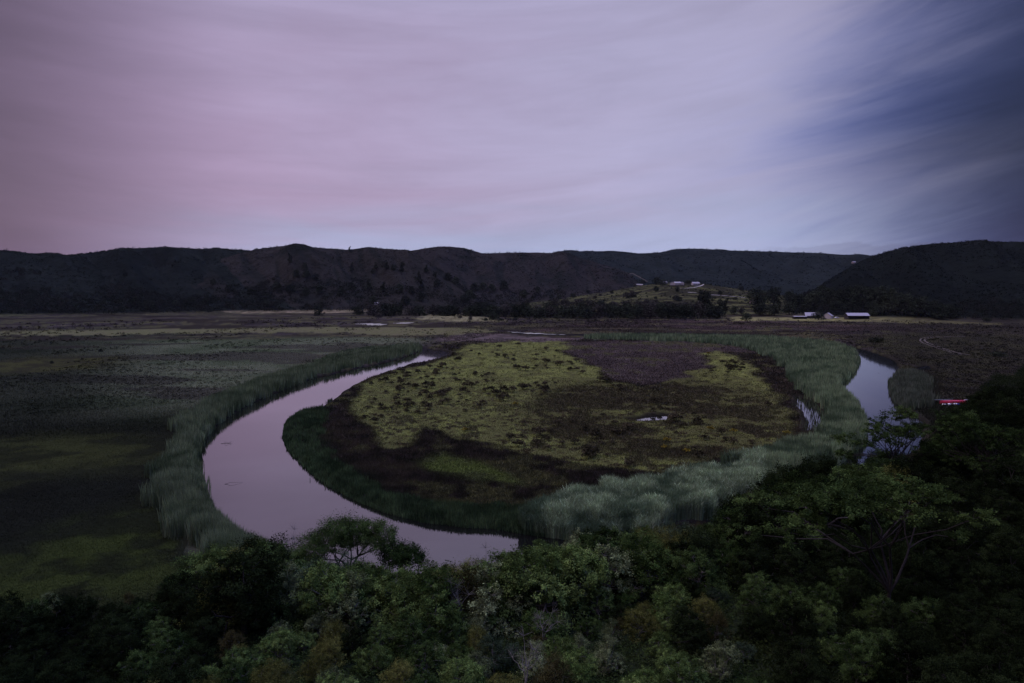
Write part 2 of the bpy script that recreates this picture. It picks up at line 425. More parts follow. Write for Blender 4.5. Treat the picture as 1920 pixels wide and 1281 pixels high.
def mat(name, build):
    m = bpy.data.materials.new(name); m.use_nodes = True
    X.nt = m.node_tree; X.nt.nodes.clear()
    s = build()
    o = X.nt.nodes.new('ShaderNodeOutputMaterial'); X.nt.links.new(s, o.inputs[0])
    return m
def principled(color, rough=0.8, spec=0.3, normal=None, metal=0.0, trans=0.0):
    p = X.nt.nodes.new('ShaderNodeBsdfPrincipled')
    if isinstance(color, tuple): p.inputs['Base Color'].default_value = (*color, 1)
    else: X.nt.links.new(color, p.inputs['Base Color'])
    X.put(p.inputs['Roughness'], rough); p.inputs['Specular IOR Level'].default_value = spec; p.inputs['Metallic'].default_value = metal
    if normal is not None: X.nt.links.new(normal, p.inputs['Normal'])
    return p.outputs[0]
def diffuse(color, normal=None, rough=1.0):
    p = X.nt.nodes.new('ShaderNodeBsdfDiffuse'); p.inputs['Roughness'].default_value = rough
    X.nt.links.new(color, p.inputs[0])
    if normal is not None: X.nt.links.new(normal, p.inputs['Normal'])
    return p.outputs[0]
def attr(n='Col'):
    a = X.nt.nodes.new('ShaderNodeAttribute'); a.attribute_name = n; return a
def objpos():
    return X.nt.nodes.new('ShaderNodeNewGeometry').outputs['Position']
def bump(h, strength=0.5, dist=0.1):
    b = X.nt.nodes.new('ShaderNodeBump'); b.inputs['Strength'].default_value = strength; b.inputs['Distance'].default_value = dist
    X.put(b.inputs['Height'], h); return b.outputs[0]
def scalec(c_, f): 
    n = X.nt.nodes.new('ShaderNodeVectorMath'); n.operation = 'SCALE'
    X.nt.links.new(c_, n.inputs[0]) if not isinstance(c_, tuple) else setattr(n.inputs[0], 'default_value', c_)
    X.put(n.inputs['Scale'], f); return n.outputs[0]

def b_ground():
    a = attr(); p = objpos()
    n = noise(p, 1.7, 4, .6); n2 = noise(p, 0.33, 4, .6)
    c_ = scalec(a.outputs['Color'], (n - .5) * 1.2 + (n2 - .5) * .8 + 1.0)
    return diffuse(c_, bump(n + n2, .8, .35))
M_GROUND = mat('ground_cover', b_ground)
def b_hill():
    a = attr(); p = objpos()
    n = noise(p, 0.11, 5, .62); n2 = noise(p, 0.02, 4, .6)
    c_ = scalec(a.outputs['Color'], (n - .5) * 1.5 + (n2 - .5) * .9 + 1.0)
    return diffuse(c_, bump(n, .9, 5.0))
M_HILL = mat('hill_scrub_cover', b_hill)
def b_water():
    p = objpos()
    mp = X.nt.nodes.new('ShaderNodeMapping'); mp.inputs['Scale'].default_value = (1, .35, 1); X.nt.links.new(p, mp.inputs[0])
    n = noise(mp.outputs[0], 2.2, 3, .6); n2 = noise(p, .05, 3, .5)
    nm = bump(n * (sstep(n2, .35, .7) * .8 + .2), .06, .02)
    fr = X.nt.nodes.new('ShaderNodeFresnel'); fr.inputs[0].default_value = 1.43; X.nt.links.new(nm, fr.inputs[1])
    g = X.nt.nodes.new('ShaderNodeBsdfGlossy'); g.inputs['Roughness'].default_value = .03; g.inputs[0].default_value = (1, .97, .98, 1); X.nt.links.new(nm, g.inputs['Normal'])
    d = X.nt.nodes.new('ShaderNodeBsdfDiffuse'); d.inputs[0].default_value = (.005, .005, .005, 1)
    mx = X.nt.nodes.new('ShaderNodeMixShader'); X.put(mx.inputs[0], X.m('ADD', X(fr.outputs[0]), 0.125, clamp=True))
    X.nt.links.new(d.outputs[0], mx.inputs[1]); X.nt.links.new(g.outputs[0], mx.inputs[2])
    return mx.outputs[0]
M_WATER = mat('river_water', b_water)

# ------------------------------------------------------------------ ground and hills (one polar sheet each)
def polar(az_list, r_list, name, mt, colf, smooth=True):
    A, R = np.meshgrid(az_list, r_list)
    x = (R * np.sin(A)).ravel(); y = (R * np.cos(A)).ravel()
    h, d, s, lab = height(x, y, True)
    cols = colf(x, y, h, d, s, lab)
    na, nr = len(az_list), len(r_list)
    i = np.arange((nr - 1) * (na - 1)); q = (i // (na - 1)) * na + i % (na - 1)
    f = np.stack([q, q + 1, q + na + 1, q + na], 1)
    return mesh_np(name, np.stack([x, y, h], 1), f, mt, cols, smooth)
fine = np.linspace(-0.72, 0.72, 1150)
azs = np.concatenate([np.linspace(-math.pi, -0.74, 60), fine, np.linspace(0.74, math.pi, 60)])
R_SPLIT = 780.0
inv = np.linspace(1 / 34.0, 1 / R_SPLIT, 560)
rs = np.concatenate([[0.5, 4, 8, 12, 16, 20, 24, 28, 31], 1 / inv])
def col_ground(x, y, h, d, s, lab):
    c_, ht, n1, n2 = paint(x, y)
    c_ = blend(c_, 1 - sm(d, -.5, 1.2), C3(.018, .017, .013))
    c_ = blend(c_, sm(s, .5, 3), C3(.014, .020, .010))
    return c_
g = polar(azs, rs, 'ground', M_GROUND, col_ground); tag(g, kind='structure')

HC = [C3(.06,.06,.04), C3(.0170,.0225,.0180), C3(.036, .034, .028), C3(.034, .032, .029), C3(.020,.028,.027), C3(.040, .041, .024), C3(.0100,.0140,.0120)]
HD = [C3(.04,.04,.03), C3(.0105,.0140,.0115), C3(.016, .019, .015), C3(.015, .019, .017), C3(.013,.019,.018), C3(.024, .024, .016), C3(.0070,.0095,.0085)]
def hill_col(x, y, lab):
    n = fbm(x / 70, y / 70, 5, 21); n2 = fbm(x / 18, y / 18, 4, 22)
    r_ = np.hypot(x, y); az_ = np.arctan2(x, y)
    gul = np.abs(fbm(az_ * 15 + r_ * .0011, r_ * .001, 3, 10) - .5) * 2 + .35 * np.abs(fbm(az_ * 40 + r_ * .003, r_ * .004, 3, 12) - .5) * 2  # gully darkening: fold shading put into the colour as darker bush
    q = (sm(.45 * n + .30 * n2 + .25 * (1 - gul) , .36, .62) * (1 - .75 * sm(.13 - gul, 0, .08)))[:, None]
    a = np.array(HC)[lab]; b = np.array(HD)[lab]
    return a * q + b * (1 - q)
def col_hill(x, y, h, d, s, lab):
    c0 = hill_col(x, y, lab)
    cp, _, _, _ = paint(x, y)
    w = (1 - sm(h, 1.0, 4.0)) * (1 - sm(np.hypot(x, y), 950, 1100))
    c_ = c0 * (1 - w[:, None]) + cp * w[:, None]
    az_ = np.arctan2(x, y)
    br = (fbm(x / 30, y / 12, 4, 31))
    band = (lab == 5) & (br > .49 + .07 * sm(h, 20, 34)) & (fbm(x / 120, y / 22, 3, 32) > .42)
    c_ = np.where(band[:, None], C3(.092, .098, .042), c_)
    return c_
rs2 = 1 / np.linspace(1 / R_SPLIT, 1 / 3600.0, 260)
azs2 = np.concatenate([np.linspace(-math.pi, -0.82, 50), np.linspace(-0.8, 0.8, 900), np.linspace(0.82, math.pi, 50)])
hl = polar(azs2, rs2, 'hills', M_HILL, col_hill); tag(hl, kind='structure')

def b_pool():
    nm = bump(noise(objpos(), 3.0, 3, .6), .5, .05)
    g = X.nt.nodes.new('ShaderNodeBsdfGlossy'); g.inputs['Roughness'].default_value = .32; g.inputs[0].default_value = (.9, .9, .9, 1); X.nt.links.new(nm, g.inputs['Normal'])
    d = X.nt.nodes.new('ShaderNodeBsdfDiffuse'); d.inputs[0].default_value = (.04, .035, .035, 1)
    mx = X.nt.nodes.new('ShaderNodeMixShader'); mx.inputs[0].default_value = .5
    X.nt.links.new(d.outputs[0], mx.inputs[1]); X.nt.links.new(g.outputs[0], mx.inputs[2])
    return mx.outputs[0]
M_POOL = mat('ruffled_pool_water', b_pool)
def pool(pts):
    c_ = np.array([P(*q) for q in pts]); n = 40
    mid = c_.mean(0); t = np.linspace(0, len(c_), n, endpoint=False); i0 = t.astype(int) % len(c_); f_ = (t - t.astype(int))[:, None]
    ring = c_[i0] * (1 - f_) + c_[(i0 + 1) % len(c_)] * f_
    ring = ring + (rng.random((n, 2)) - .5) * [2.0, 6.0]
    v_ = np.vstack([[mid[0], mid[1], .26], np.column_stack([ring, np.full(n, .26)])])
    k = np.arange(n)
    o = mesh_np('pool', v_, np.stack([np.zeros(n, int), 1 + k, 1 + (k + 1) % n], 1), M_POOL); tag(o, kind='structure')
pool([(664, 608), (690, 607), (712, 607.5), (728, 608.5), (712, 611), (690, 610.2)])
pool([(738, 606.4), (760, 605.2), (778, 605.4), (764, 607.3), (745, 607.6)])
pool([(950, 622.5), (985, 624.5), (1030, 626.5), (1060, 628.2), (1025, 627.8), (980, 626)])
# water: one level sheet that shows wherever the ground dips below it
WZ = -0.55
wv = [(-150, 40, WZ), (420, 40, WZ), (420, 700, WZ), (-260, 700, WZ)]
w = mesh_np('river_water', wv, np.array([[0, 1, 2, 3]]), M_WATER); tag(w, kind='structure')

# ------------------------------------------------------------------ blades: reeds, sedge, grass, heath sprigs
def b_blade():
    a = attr()
    c_ = a.outputs['Color']
    p = diffuse(c_)
    t = X.nt.nodes.new('ShaderNodeBsdfTranslucent'); X.nt.links.new(c_, t.inputs[0])
    mx = X.nt.nodes.new('ShaderNodeMixShader'); mx.inputs[0].default_value = .25
    X.nt.links.new(p, mx.inputs[1]); X.nt.links.new(t.outputs[0], mx.inputs[2])
    return mx.outputs[0]
M_BLADE = mat('blade', b_blade)

def blades(x, y, z, h, w, lean, col, tri=False, flat=0.0):
    """upright tapering blades; returns verts, faces, colours"""
    n = len(x)
    a = rng.random(n) * 2 * np.pi; b = rng.random(n) * 2 * np.pi
    cx_, sx_ = np.cos(a) * w / 2, np.sin(a) * w / 2
    lx, ly = np.cos(b) * lean * h, np.sin(b) * lean * h
    if tri:
        v_ = np.stack([np.stack([x - cx_, y - sx_, z], 1), np.stack([x + cx_, y + sx_, z], 1), np.stack([x + lx, y + ly, z + h], 1)], 1)
        f = np.arange(n * 3).reshape(n, 3); c_ = np.repeat(col, 3, 0)
        return v_.reshape(-1, 3), [f], c_
    mx_, my_ = x + lx * .35, y + ly * .35
    v_ = np.stack([np.stack([x - cx_ * .6, y - sx_ * .6, z], 1), np.stack([x + cx_ * .6, y + sx_ * .6, z], 1),
                   np.stack([mx_ + cx_, my_ + sx_, z + h * .6], 1), np.stack([mx_ - cx_, my_ - sx_, z + h * .6], 1),
                   np.stack([x + lx, y + ly, z + h], 1)], 1)
    i = np.arange(n)[:, None] * 5
    return v_.reshape(-1, 3), [i + np.array([[0, 1, 2, 3]]), i + np.array([[3, 2, 4]])], np.repeat(col, 5, 0)

def join(parts):
    V, F, C_ = [], {}, []
    off = 0
    for v_, fs, c_ in parts:
        for f in fs: F.setdefault(f.shape[1], []).append(f + off)
        V.append(v_); C_.append(c_); off += len(v_)
    return np.concatenate(V), [np.concatenate(F[k]) for k in sorted(F)], np.concatenate(C_)

def candidates(n, r0, r1, a0=-.70, a1=.70):
    a = rng.uniform(a0, a1, n); q = rng.uniform(1 / r1, 1 / r0, n)
    return np.sin(a) / q, np.cos(a) / q, 1 / q

def level(x, y):
    return height(x, y)

def jit(col, amt, hue=.15):
    n = len(col)
    return col * (1 + amt * (rng.random((n, 1)) - .5) * 2) * (1 + hue * (rng.random((n, 3)) - .5))

RD_A, RD_B = C3(.195, .260, .140), C3(.088, .135, .072)
def reed_bed(pg, n, r0, r1, a0, a1, name, label, ca_, cb_, hmin, hmax, leafy=False, edge=1.2, lo=.38, hi=.62, fr=1.0, big=3, fade=False):
    x, y, r = candidates(n, r0, r1, a0, a1)
    d = sdf(pg, x + (fbm(x / 4, y / 4, 3, 40) - .5) * edge * 4, y + (fbm(x / 4, y / 4, 3, 41) - .5) * edge * 6)
    inn = sdf(RIVER, x, y); d = d + (fbm(x / 14, y / 14, 3, 45) - .5) * big * sm(inn, 1.5, 6)
    k = ((d < rng.random(len(x)) ** 2 * edge) & (inn > -1.3)) | ((d < 1.8) & (inn < 1.0) & (inn > -1.4)) | ((d < edge) & (rng.random(len(x)) < .02) & (inn > -2.6))
    x, y, r, d, inn = x[k], y[k], r[k], d[k], inn[k]
    z = np.maximum(level(x, y), WZ - .2)
    nn = fbm(x / 6, y / 6, 3, 42); n2 = fbm(x / 1.8, y / 1.8, 2, 43)
    h = (hmin + (hmax - hmin) * rng.random(len(x))) * (.88 + .24 * nn) * (.86 + .28 * n2)
    h *= np.where(inn < 0, .85, 1.0)
    if fade: h *= 1 - .62 * sm(inn, 5, 17 + .02 * r)
    q = sm(.6 * nn + .4 * n2, lo, hi)[:, None]
    c_ = jit((ca_ * q + cb_ * (1 - q)) * (.55 + .9 * n2)[:, None], .50)
    wd = np.maximum(.05, r * .00095) * (.6 + .8 * rng.random(len(x))) * fr
    near = r < 170
    parts = [blades(x[~near], y[~near], z[~near], h[~near], wd[~near] * 1.3, .13, c_[~near], True)] if (~near).any() else []
    if near.any():
        parts.append(blades(x[near], y[near], z[near], h[near], wd[near], .15, c_[near]))
    if leafy:
        k2 = rng.random(len(x)) < .8
        for j in range(3):
            t = .35 + .6 * rng.random(k2.sum())
            x2 = x[k2] + rng.normal(0, .12, k2.sum()); y2 = y[k2] + rng.normal(0, .12, k2.sum())
            parts.append(blades(x2, y2, z[k2] + h[k2] * t, np.full(k2.sum(), .42) * (.5 + rng.random(k2.sum())), wd[k2] * .9, .9, c_[k2] * (1.05 + .3 * t[:, None]), True))
    # feathery seed heads
    v_, f, cc = join(parts)
    o = mesh_np(name, v_, f, M_BLADE, cc)
    tag(o, label, 'reeds', kind='stuff')
    return o

reed_bed(REED_L, 760000, 66, 420, -.66, -.03, 'reeds', 'tall grey-green reeds fringing the outer bank of the left river bend', C3(.145, .185, .100), C3(.078, .112, .056), 2.2, 3.1, big=5, fade=True)
reed_bed(REED_R, 900000, 74, 460, -.06, .52, 'reeds', 'pale silvery green reeds along the right and lower inner bank', RD_A, RD_B, 2.1, 3.1, leafy=False, big=7)
xw_ = None
reed_bed(REED_R, 150000, 74, 130, -.06, .36, 'reeds', 'leafy front edge of the pale reeds where they meet the lower water', C3(.290, .370, .225), C3(.085, .135, .080), 1.9, 2.9, leafy=True)
reed_bed(REED_I, 60000, 150, 300, .48, .60, 'reeds', 'dark rounded patch of reeds on the right bank near the red canoe', C3(.10,.12,.085), C3(.07,.09,.06), 1.8, 2.6)
reed_bed(SEDGE, 230000, 70, 220, -.36, .08, 'sedge', 'low deep green sedge lining the inner bank of the left bend', C3(.058,.092,.040), C3(.036,.062,.028), .7, 1.2, edge=.9, big=9)
for i in (1, 2, 3):
    reed_bed(PONDS[i] * 1.0, 60000 if i == 1 else 16000, 100, 260, -.4, .55, 'sedge', ('thin sedge standing in the pale pool beside the right reeds', 'thin sedge standing in the upper pool on the left inner bank', 'thin sedge standing in the lower pool on the left inner bank')[i-1], C3(.06,.07,.045), C3(.04,.05,.03), .9, 1.5, edge=1.5)
isl = poly([(590,746),(604,741),(612,745),(606,752),(594,752)])
reed_bed(isl, 30000, 150, 230, -.36, -.2, 'sedge', 'small island tuft of sedge in the left river bend', C3(.05,.07,.04), C3(.035,.05,.03), .9, 1.3, edge=.4)

# grey feathery grass of the left field
def cover(n, r0, r1, a0, a1, name, label, filt, hmul, wmul=1.0, lean=.25, bright=1.0, amt=.4, cat='grass'):
    x, y, r = candidates(n, r0, r1, a0, a1)
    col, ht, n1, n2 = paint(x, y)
    hz_, d, s, lab = height(x, y, True)
    k = (d > .6) & (s < 4) & filt(x, y, r, ht, n1)
    x, y, r, ht, col, z, n1 = x[k], y[k], r[k], ht[k], col[k], hz_[k], n1[k]
    h = ht * hmul * (.4 + 1.0 * rng.random(len(x))) * (.5 + n1)
    wd = np.maximum(.05, r * .0011) * wmul * (.5 + rng.random(len(x)))
    v_, f, cc = join([blades(x, y, z - .02, h, wd, lean, jit(col * bright, amt), True)])
    o = mesh_np(name, v_, f, M_BLADE, cc)
    return tag(o, label, cat, kind='stuff')
cover(460000, 60, 560, -.70, -.0, 'grass', 'feathery grey grass and sedge covering the wide left field',
      lambda x, y, r, ht, n1: (ht < 2) & (sdf(LOOP, x, y) > 1.5), .42, .7, .5, 1.35, .16)
cover(380000, 70, 420, -.30, .48, 'meadow_grass', 'yellow-green grass and dark heath inside the river loop',
      lambda x, y, r, ht, n1: (ht < 2) & (sdf(LOOP, x, y) < -1), 1.0, 1.1, .6, 1.12, .45)
cover(160000, 240, 780, -.1, .70, 'grass', 'dull heath and rough grass on the flats beyond the loop and right bank',
      lambda x, y, r, ht, n1: (ht < 2) & (sdf(LOOP, x, y) > 1.5), 1.0, 1.0, .4, 1.05)

cover(90000, 110, 250, .36, .70, 'grass', 'dark rough grass on the bank beside the right channel',
      lambda x, y, r, ht, n1: (ht < 2) & (sdf(LOOP, x, y) > 1.5), 1.6, 1.0, .5, 1.0)
# mounded heath: little cushions of leaf flakes
def leafcloud(cx_, cy_, cz_, rad, squash, nl, size, col, jitter=.35, shell=.75):
    """nl leaves around every centre; arrays of centres"""
    m = len(cx_)
    N_ = m * nl
    d = rng.normal(size=(N_, 3)); d[:, 2] = np.abs(d[:, 2]) * 1.0 - .15
    d /= np.linalg.norm(d, axis=1)[:, None]
    rr = rad.repeat(nl) * (shell + (1.08 - shell) * rng.random(N_))
    c_ = np.stack([cx_, cy_, cz_], 1).repeat(nl, 0) + d * rr[:, None] * np.array([1, 1, 1.0]) * np.stack([np.ones(N_), np.ones(N_), squash.repeat(nl)], 1)
    nrm = d + rng.normal(0, .55, (N_, 3)); nrm /= np.linalg.norm(nrm, axis=1)[:, None]
    t = np.cross(nrm, rng.normal(size=(N_, 3))); t /= np.linalg.norm(t, axis=1)[:, None] + 1e-9
    b = np.cross(nrm, t)
    s = (size.repeat(nl) * (.6 + .8 * rng.random(N_)))[:, None]
    v_ = np.stack([c_ - t * s, c_ + b * s * .5, c_ + t * s, c_ - b * s * .5], 1).reshape(-1, 3)
    f = np.arange(N_ * 4).reshape(N_, 4)
    return v_, [f], np.repeat(jit(col.repeat(nl, 0), jitter, .12), 4, 0)

def heath_mounds(n, r0, r1, a0, a1, name, label, filt, rad=(.35, .9), nl=9, bright=.9, lsz=1.0, jt=.35):
    x, y, r = candidates(n, r0, r1, a0, a1)
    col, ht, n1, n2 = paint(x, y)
    hz_, d, s, lab = height(x, y, True)
    k = (d > 1.0) & (s < .3) & filt(x, y, r, ht, n1)
    x, y, r, col, z = x[k], y[k], r[k], col[k], hz_[k]
    R = rng.uniform(rad[0], rad[1], len(x)) * np.maximum(1, r / 260)
    v_, f, cc = join([leafcloud(x, y, z - .05, R, np.full(len(x), .6), nl, np.maximum(.09, r * .0010) * lsz, col * bright * (.45 + 1.1 * rng.random((len(x), 1))), jt)])
    o = mesh_np(name, v_, f, M_BLADE, cc)
    return tag(o, label, 'heath', kind='stuff')
heath_mounds(42000, 70, 420, -.30, .48, 'heath', 'dark brown heath cushions in the loop of the river',
    lambda x, y, r, ht, n1: (sdf(LOOP, x, y) < -1.5) & (ht < 2) & ((ht > .33) | (rng.random(len(x)) < .16)) & (sdf(HEATH1, x, y) > 0), rad=(.3, 1.1), bright=1.0)
heath_mounds(16000, 200, 780, -.68, .68, 'heath', 'scattered low heath over the far flats',
    lambda x, y, r, ht, n1: (sdf(LOOP, x, y) > 3) & (ht < 1.0) & (fbm(x / 25, y / 60, 3, 61) > .5), (.4, .9), 7, .6)

# hillside scrub, thousands of bushes merging into one cover
def scrub():
    parts = []
    for n, r0, r1, sz in ((42000, 800, 1700, 1.7), (14000, 1500, 2400, 2.6)):
        a = rng.uniform(-.72, .72, n); r = rng.uniform(r0, r1, n) if True else 0
        x, y = np.sin(a) * r, np.cos(a) * r
        z, d, s, lab = height(x, y, True)
        cl = fbm(x / 55, y / 55, 4, 51)
        k = (z > 3) & ((lab != 5) & (cl > .40) | (lab == 5) & (rng.random(n) < .22))
        x, y, z, r, lab = x[k], y[k], z[k], r[k], lab[k]
        R = sz * (.5 + 1.1 * rng.random(len(x)) ** 2)
        c_ = hill_col(x, y, lab) * .95
        c_ = np.where((lab == 5)[:, None], C3(.020,.026,.015), c_)
        parts.append(leafcloud(x, y, z, R, np.full(len(x), .9), 9, R * .42, c_, .25))
    return parts
def woodland():
    n = 16000
    a = rng.uniform(-.72, .72, n); r = rng.uniform(820, 1400, n); x, y = np.sin(a) * r, np.cos(a) * r
    z, d, s, lab = height(x, y, True)
    px = 960 + F_PX * x / y
    w = fbm(x / 90, y / 90, 4, 55)
    low = np.where(np.isin(lab, (1, 2)), 34 + 50 * (w - .5), np.where(lab == 6, 22, np.where(lab == 3, 26, 0)))
    k = (z > .8) & (z < low * (.7 + 1.0 * w)) & (lab > 0) & (lab != 5) & (w > .40)
    x, y, z = x[k], y[k], z[k]
    R = 2.2 + 2.6 * rng.random(len(x)); q = rng.random((len(x), 1))
    return [leafcloud(x, y, z + R * .5, R, np.full(len(x), 1.0), 22, R * .26, C3(.012,.017,.012) * (1 - q) + C3(.026,.026,.022) * q, .3)]
v_, f, cc = join(woodland())
tag(mesh_np('woodland', v_, f, M_BLADE, cc), 'dark woodland merging along the foot of the far hills', 'woodland', kind='stuff')
def scrub_mesh():
    v_, f, cc = join(scrub())
    return mesh_np('scrub', v_, f, M_BLADE, cc)
tag(scrub_mesh(), 'dark bushy scrub covering the distant hillsides', 'scrub', kind='stuff')

# ------------------------------------------------------------------ trees and shrubs
def leaf_mat(name, a, b, tw=.12, rough=.5, spec=.14):
    def bld():
        at = attr('Col')
        oi = X.nt.nodes.new('ShaderNodeObjectInfo')
        sepn = X.nt.nodes.new('ShaderNodeSeparateColor'); X.nt.links.new(at.outputs['Color'], sepn.inputs[0])
        f = X(sepn.outputs[0]); lv = X(sepn.outputs[1])
        c_ = mixc(X.m('ADD', f, (X(oi.outputs['Random']) - .5) * .5, clamp=True), a, b)
        c_ = scalec(c_, lv * ((X(oi.outputs['Random']) - .5) * .5 + 1.0))
        p = principled(c_, rough, spec) if spec > .15 else diffuse(c_)
        t = X.nt.nodes.new('ShaderNodeBsdfTranslucent'); X.nt.links.new(c_, t.inputs[0])
        mx = X.nt.nodes.new('ShaderNodeMixShader'); mx.inputs[0].default_value = tw
        X.nt.links.new(p, mx.inputs[1]); X.nt.links.new(t.outputs[0], mx.inputs[2])
        return mx.outputs[0]
    return mat(name, bld)
def b_bark(col):
    def f():
        p = objpos(); n = noise(p, 6.0, 4, .65)
        return diffuse(scalec(col, n * 1.3 + .35), bump(n, .6, .03))
    return f
BARK = mat('grey_bark', b_bark((.15, .14, .13)))
BARK_PALE = mat('pale_dead_wood', b_bark((.17, .165, .14)))
BARK_DARK = mat('dark_bark', b_bark((.05, .045, .042)))
L_DARK = leaf_mat('dark_green_leaves', (.028, .056, .017), (.085, .135, .038))
L_MID = leaf_mat('green_leaves', (.046, .092, .022), (.150, .215, .062))
L_VIGN = leaf_mat('vignette_dark_leaves', (.009, .015, .006), (.022, .034, .012))  # darkened leaf colour stands in for lens vignette near the sides
L_OLIVE = leaf_mat('olive_leaves', (.070, .082, .022), (.140, .150, .040))
L_GREY = leaf_mat('grey_green_leaves', (.060, .090, .034), (.230, .280, .130))
L_RUST = leaf_mat('rusty_brown_leaves', (.040, .042, .015), (.072, .066, .026))
L_BLUE = leaf_mat('blue_green_leaves', (.028, .048, .026), (.062, .092, .050))
L_FAR = leaf_mat('far_tree_leaves', (.030, .042, .028), (.048, .060, .036), .1, .8, .1)
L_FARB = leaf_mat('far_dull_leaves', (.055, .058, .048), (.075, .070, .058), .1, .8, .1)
L_YELL = leaf_mat('yellow_flowers', (.28, .21, .03), (.20, .20, .04), .1, .8, .1)
L_HEATH = leaf_mat('brown_heath_leaves', (.058, .058, .032), (.092, .080, .048), .1, .8, .1)

def tube(pts, radii, sides=5):
    pts = np.asarray(pts, float); n = len(pts)
    d = np.gradient(pts, axis=0); d /= np.linalg.norm(d, axis=1)[:, None] + 1e-9
    up = np.array([.31, .17, .93])
    a = np.cross(d, up); nn = np.linalg.norm(a, axis=1)[:, None]; a = a / (nn + 1e-9); b = np.cross(d, a)
    th = np.arange(sides) / sides * 2 * np.pi
    v_ = pts[:, None, :] + (a[:, None, :] * np.cos(th)[None, :, None] + b[:, None, :] * np.sin(th)[None, :, None]) * np.asarray(radii)[:, None, None]
    i = np.arange(n - 1)[:, None] * sides; j = np.arange(sides)[None, :]; j2 = (j + 1) % sides
    f = np.stack([i + j, i + j2, i + sides + j2, i + sides + j], -1).reshape(-1, 4)
    v_ = v_.reshape(-1, 3)
    return v_, [f], np.ones((len(v_), 3))

def curve(a, b, sag=.1, n=6, wob=.05):
    a = np.asarray(a, float); b = np.asarray(b, float)
    t = np.linspace(0, 1, n)[:, None]; L = np.linalg.norm(b - a)
    p = a + (b - a) * t
    off = rng.normal(0, wob * L, 3)
    p = p + np.sin(t * np.pi) * off + np.array([0, 0, 1]) * (np.sin(t * np.pi) * sag * L)
    p[1:-1] += rng.normal(0, wob * L * .3, (n - 2, 3))
    return p

def wood(clumps, trunk_h, r0, lean=(0, 0), fork=1, twigs=3, sides=5):
    """trunk, limbs to every clump and twigs inside the clumps"""
    parts = []
    tip = np.array([lean[0], lean[1], trunk_h])
    base = curve((0, 0, -.3), tip, 0, 6, .04)
    parts.append(tube(base, np.linspace(r0 * 1.25, r0 * .8, 6), sides + 2))
    hubs = [tip]
    nh = max(2, len(clumps) // 3)
    order = rng.permutation(len(clumps))
    for i in range(nh):
        c_ = np.mean([clumps[k][0] for k in order[i::nh]], 0)
        hub = tip + (c_ - tip) * .5
        parts.append(tube(curve(tip - [0, 0, .1], hub, .05, 5), np.linspace(r0 * .75, r0 * .45, 5), sides))
        for k in order[i::nh]:
            c2, R = clumps[k]
            e = c2 + np.array([0, 0, -.1]) * R[2]
            parts.append(tube(curve(hub, e, .06, 5, .07), np.linspace(r0 * .42, r0 * .16, 5), sides))
            for _ in range(twigs):
                d = rng.normal(size=3); d[2] = abs(d[2]); d /= np.linalg.norm(d)
                parts.append(tube(curve(e, e + d * R * .95, .03, 4, .08), np.linspace(r0 * .14, r0 * .03, 4), 3))
    return join(parts)

def foliage(clumps, nl, size, long=1.0, shell=.62, down=-.35, tuft=0):
    vol = np.array([np.prod(R) ** (2 / 3) for _, R in clumps]); cnt = np.maximum(8, (nl * vol / vol.sum()).astype(int))
    V = []; Cc = []
    for (c_, R), n in zip(clumps, cnt):
        d = rng.normal(size=(n, 3)); d[:, 2] = np.where(d[:, 2] < down, -d[:, 2], d[:, 2]); d /= np.linalg.norm(d, axis=1)[:, None]
        # leaves gather in small sprays
        if tuft:
            dc = rng.normal(size=(max(6, n // tuft), 3)); dc[:, 2] = np.abs(dc[:, 2]) - .3; dc /= np.linalg.norm(dc, axis=1)[:, None]
            k = rng.integers(0, len(dc), n); d = dc[k] + rng.normal(0, .13, (n, 3)); lv = (.30 + 1.35 * rng.random(len(dc)) ** 1.4)[k]
            rr = (shell + (1.12 - shell) * rng.random(len(dc)) ** .7)[k] + rng.normal(0, .07, n) + .30 * (rng.random(len(dc)) < .12)[k]
        else:
            lv = np.ones(n); rr = shell + (1.1 - shell) * rng.random(n) ** .7
        p = c_ + d * R * rr[:, None]
        nrm = d * .6 + rng.normal(0, .6, (n, 3)) + [0, 0, .35]; nrm /= np.linalg.norm(nrm, axis=1)[:, None]
        t = np.cross(nrm, rng.normal(size=(n, 3))); t /= np.linalg.norm(t, axis=1)[:, None] + 1e-9
        b = np.cross(nrm, t)
        s = (size * (.55 + .9 * rng.random(n)))[:, None]
        V.append(np.stack([p - t * s * long, p + b * s * .45, p + t * s * long, p - b * s * .45], 1).reshape(-1, 3))
        cl = rng.random()
        a = np.stack([np.clip(cl * .5 + rng.random(n) * .5, 0, 1), lv * (.8 + .4 * rng.random(n)), np.ones(n)], 1)
        Cc.append(a.repeat(4, 0))
    v_ = np.concatenate(V); return v_, [np.arange(len(v_)).reshape(-1, 4)], np.concatenate(Cc)

def clumps_bush(n, rx, H_, cr, flat=.8):
    out_ = []
    for i in range(n):
        t = (i + .5) / n; z = cr * .6 + (H_ - cr * 1.5) * t ** .8
        rr = rx * math.sqrt(max(.04, 1 - t ** 2.2)) * .8
        a = i * 2.399 + rng.normal(0, .5); q = rr * (.5 + .6 * rng.random()); R = cr * (.6 + .75 * rng.random())
        out_.append((np.array([q * math.cos(a), q * math.sin(a), z + rng.normal(0, .15)]), np.array([R, R, R * flat])))
    return out_
def clumps_dome(n, rx, rz, base_z, cr, flat=.7, hollow=.3):
    out_ = []
    for i in range(n):
        a = i * 2.399 + rng.normal(0, .3); q = math.sqrt((i + .5) / n) * (1 - hollow * rng.random())
        r = rx * q
        z = base_z + rz * math.sqrt(max(0, 1 - (q * .93) ** 2)) * (.75 + .4 * rng.random())
        R = cr * (.7 + .6 * rng.random())
        out_.append((np.array([r * math.cos(a), r * math.sin(a), z]), np.array([R, R, R * flat])))
    return out_

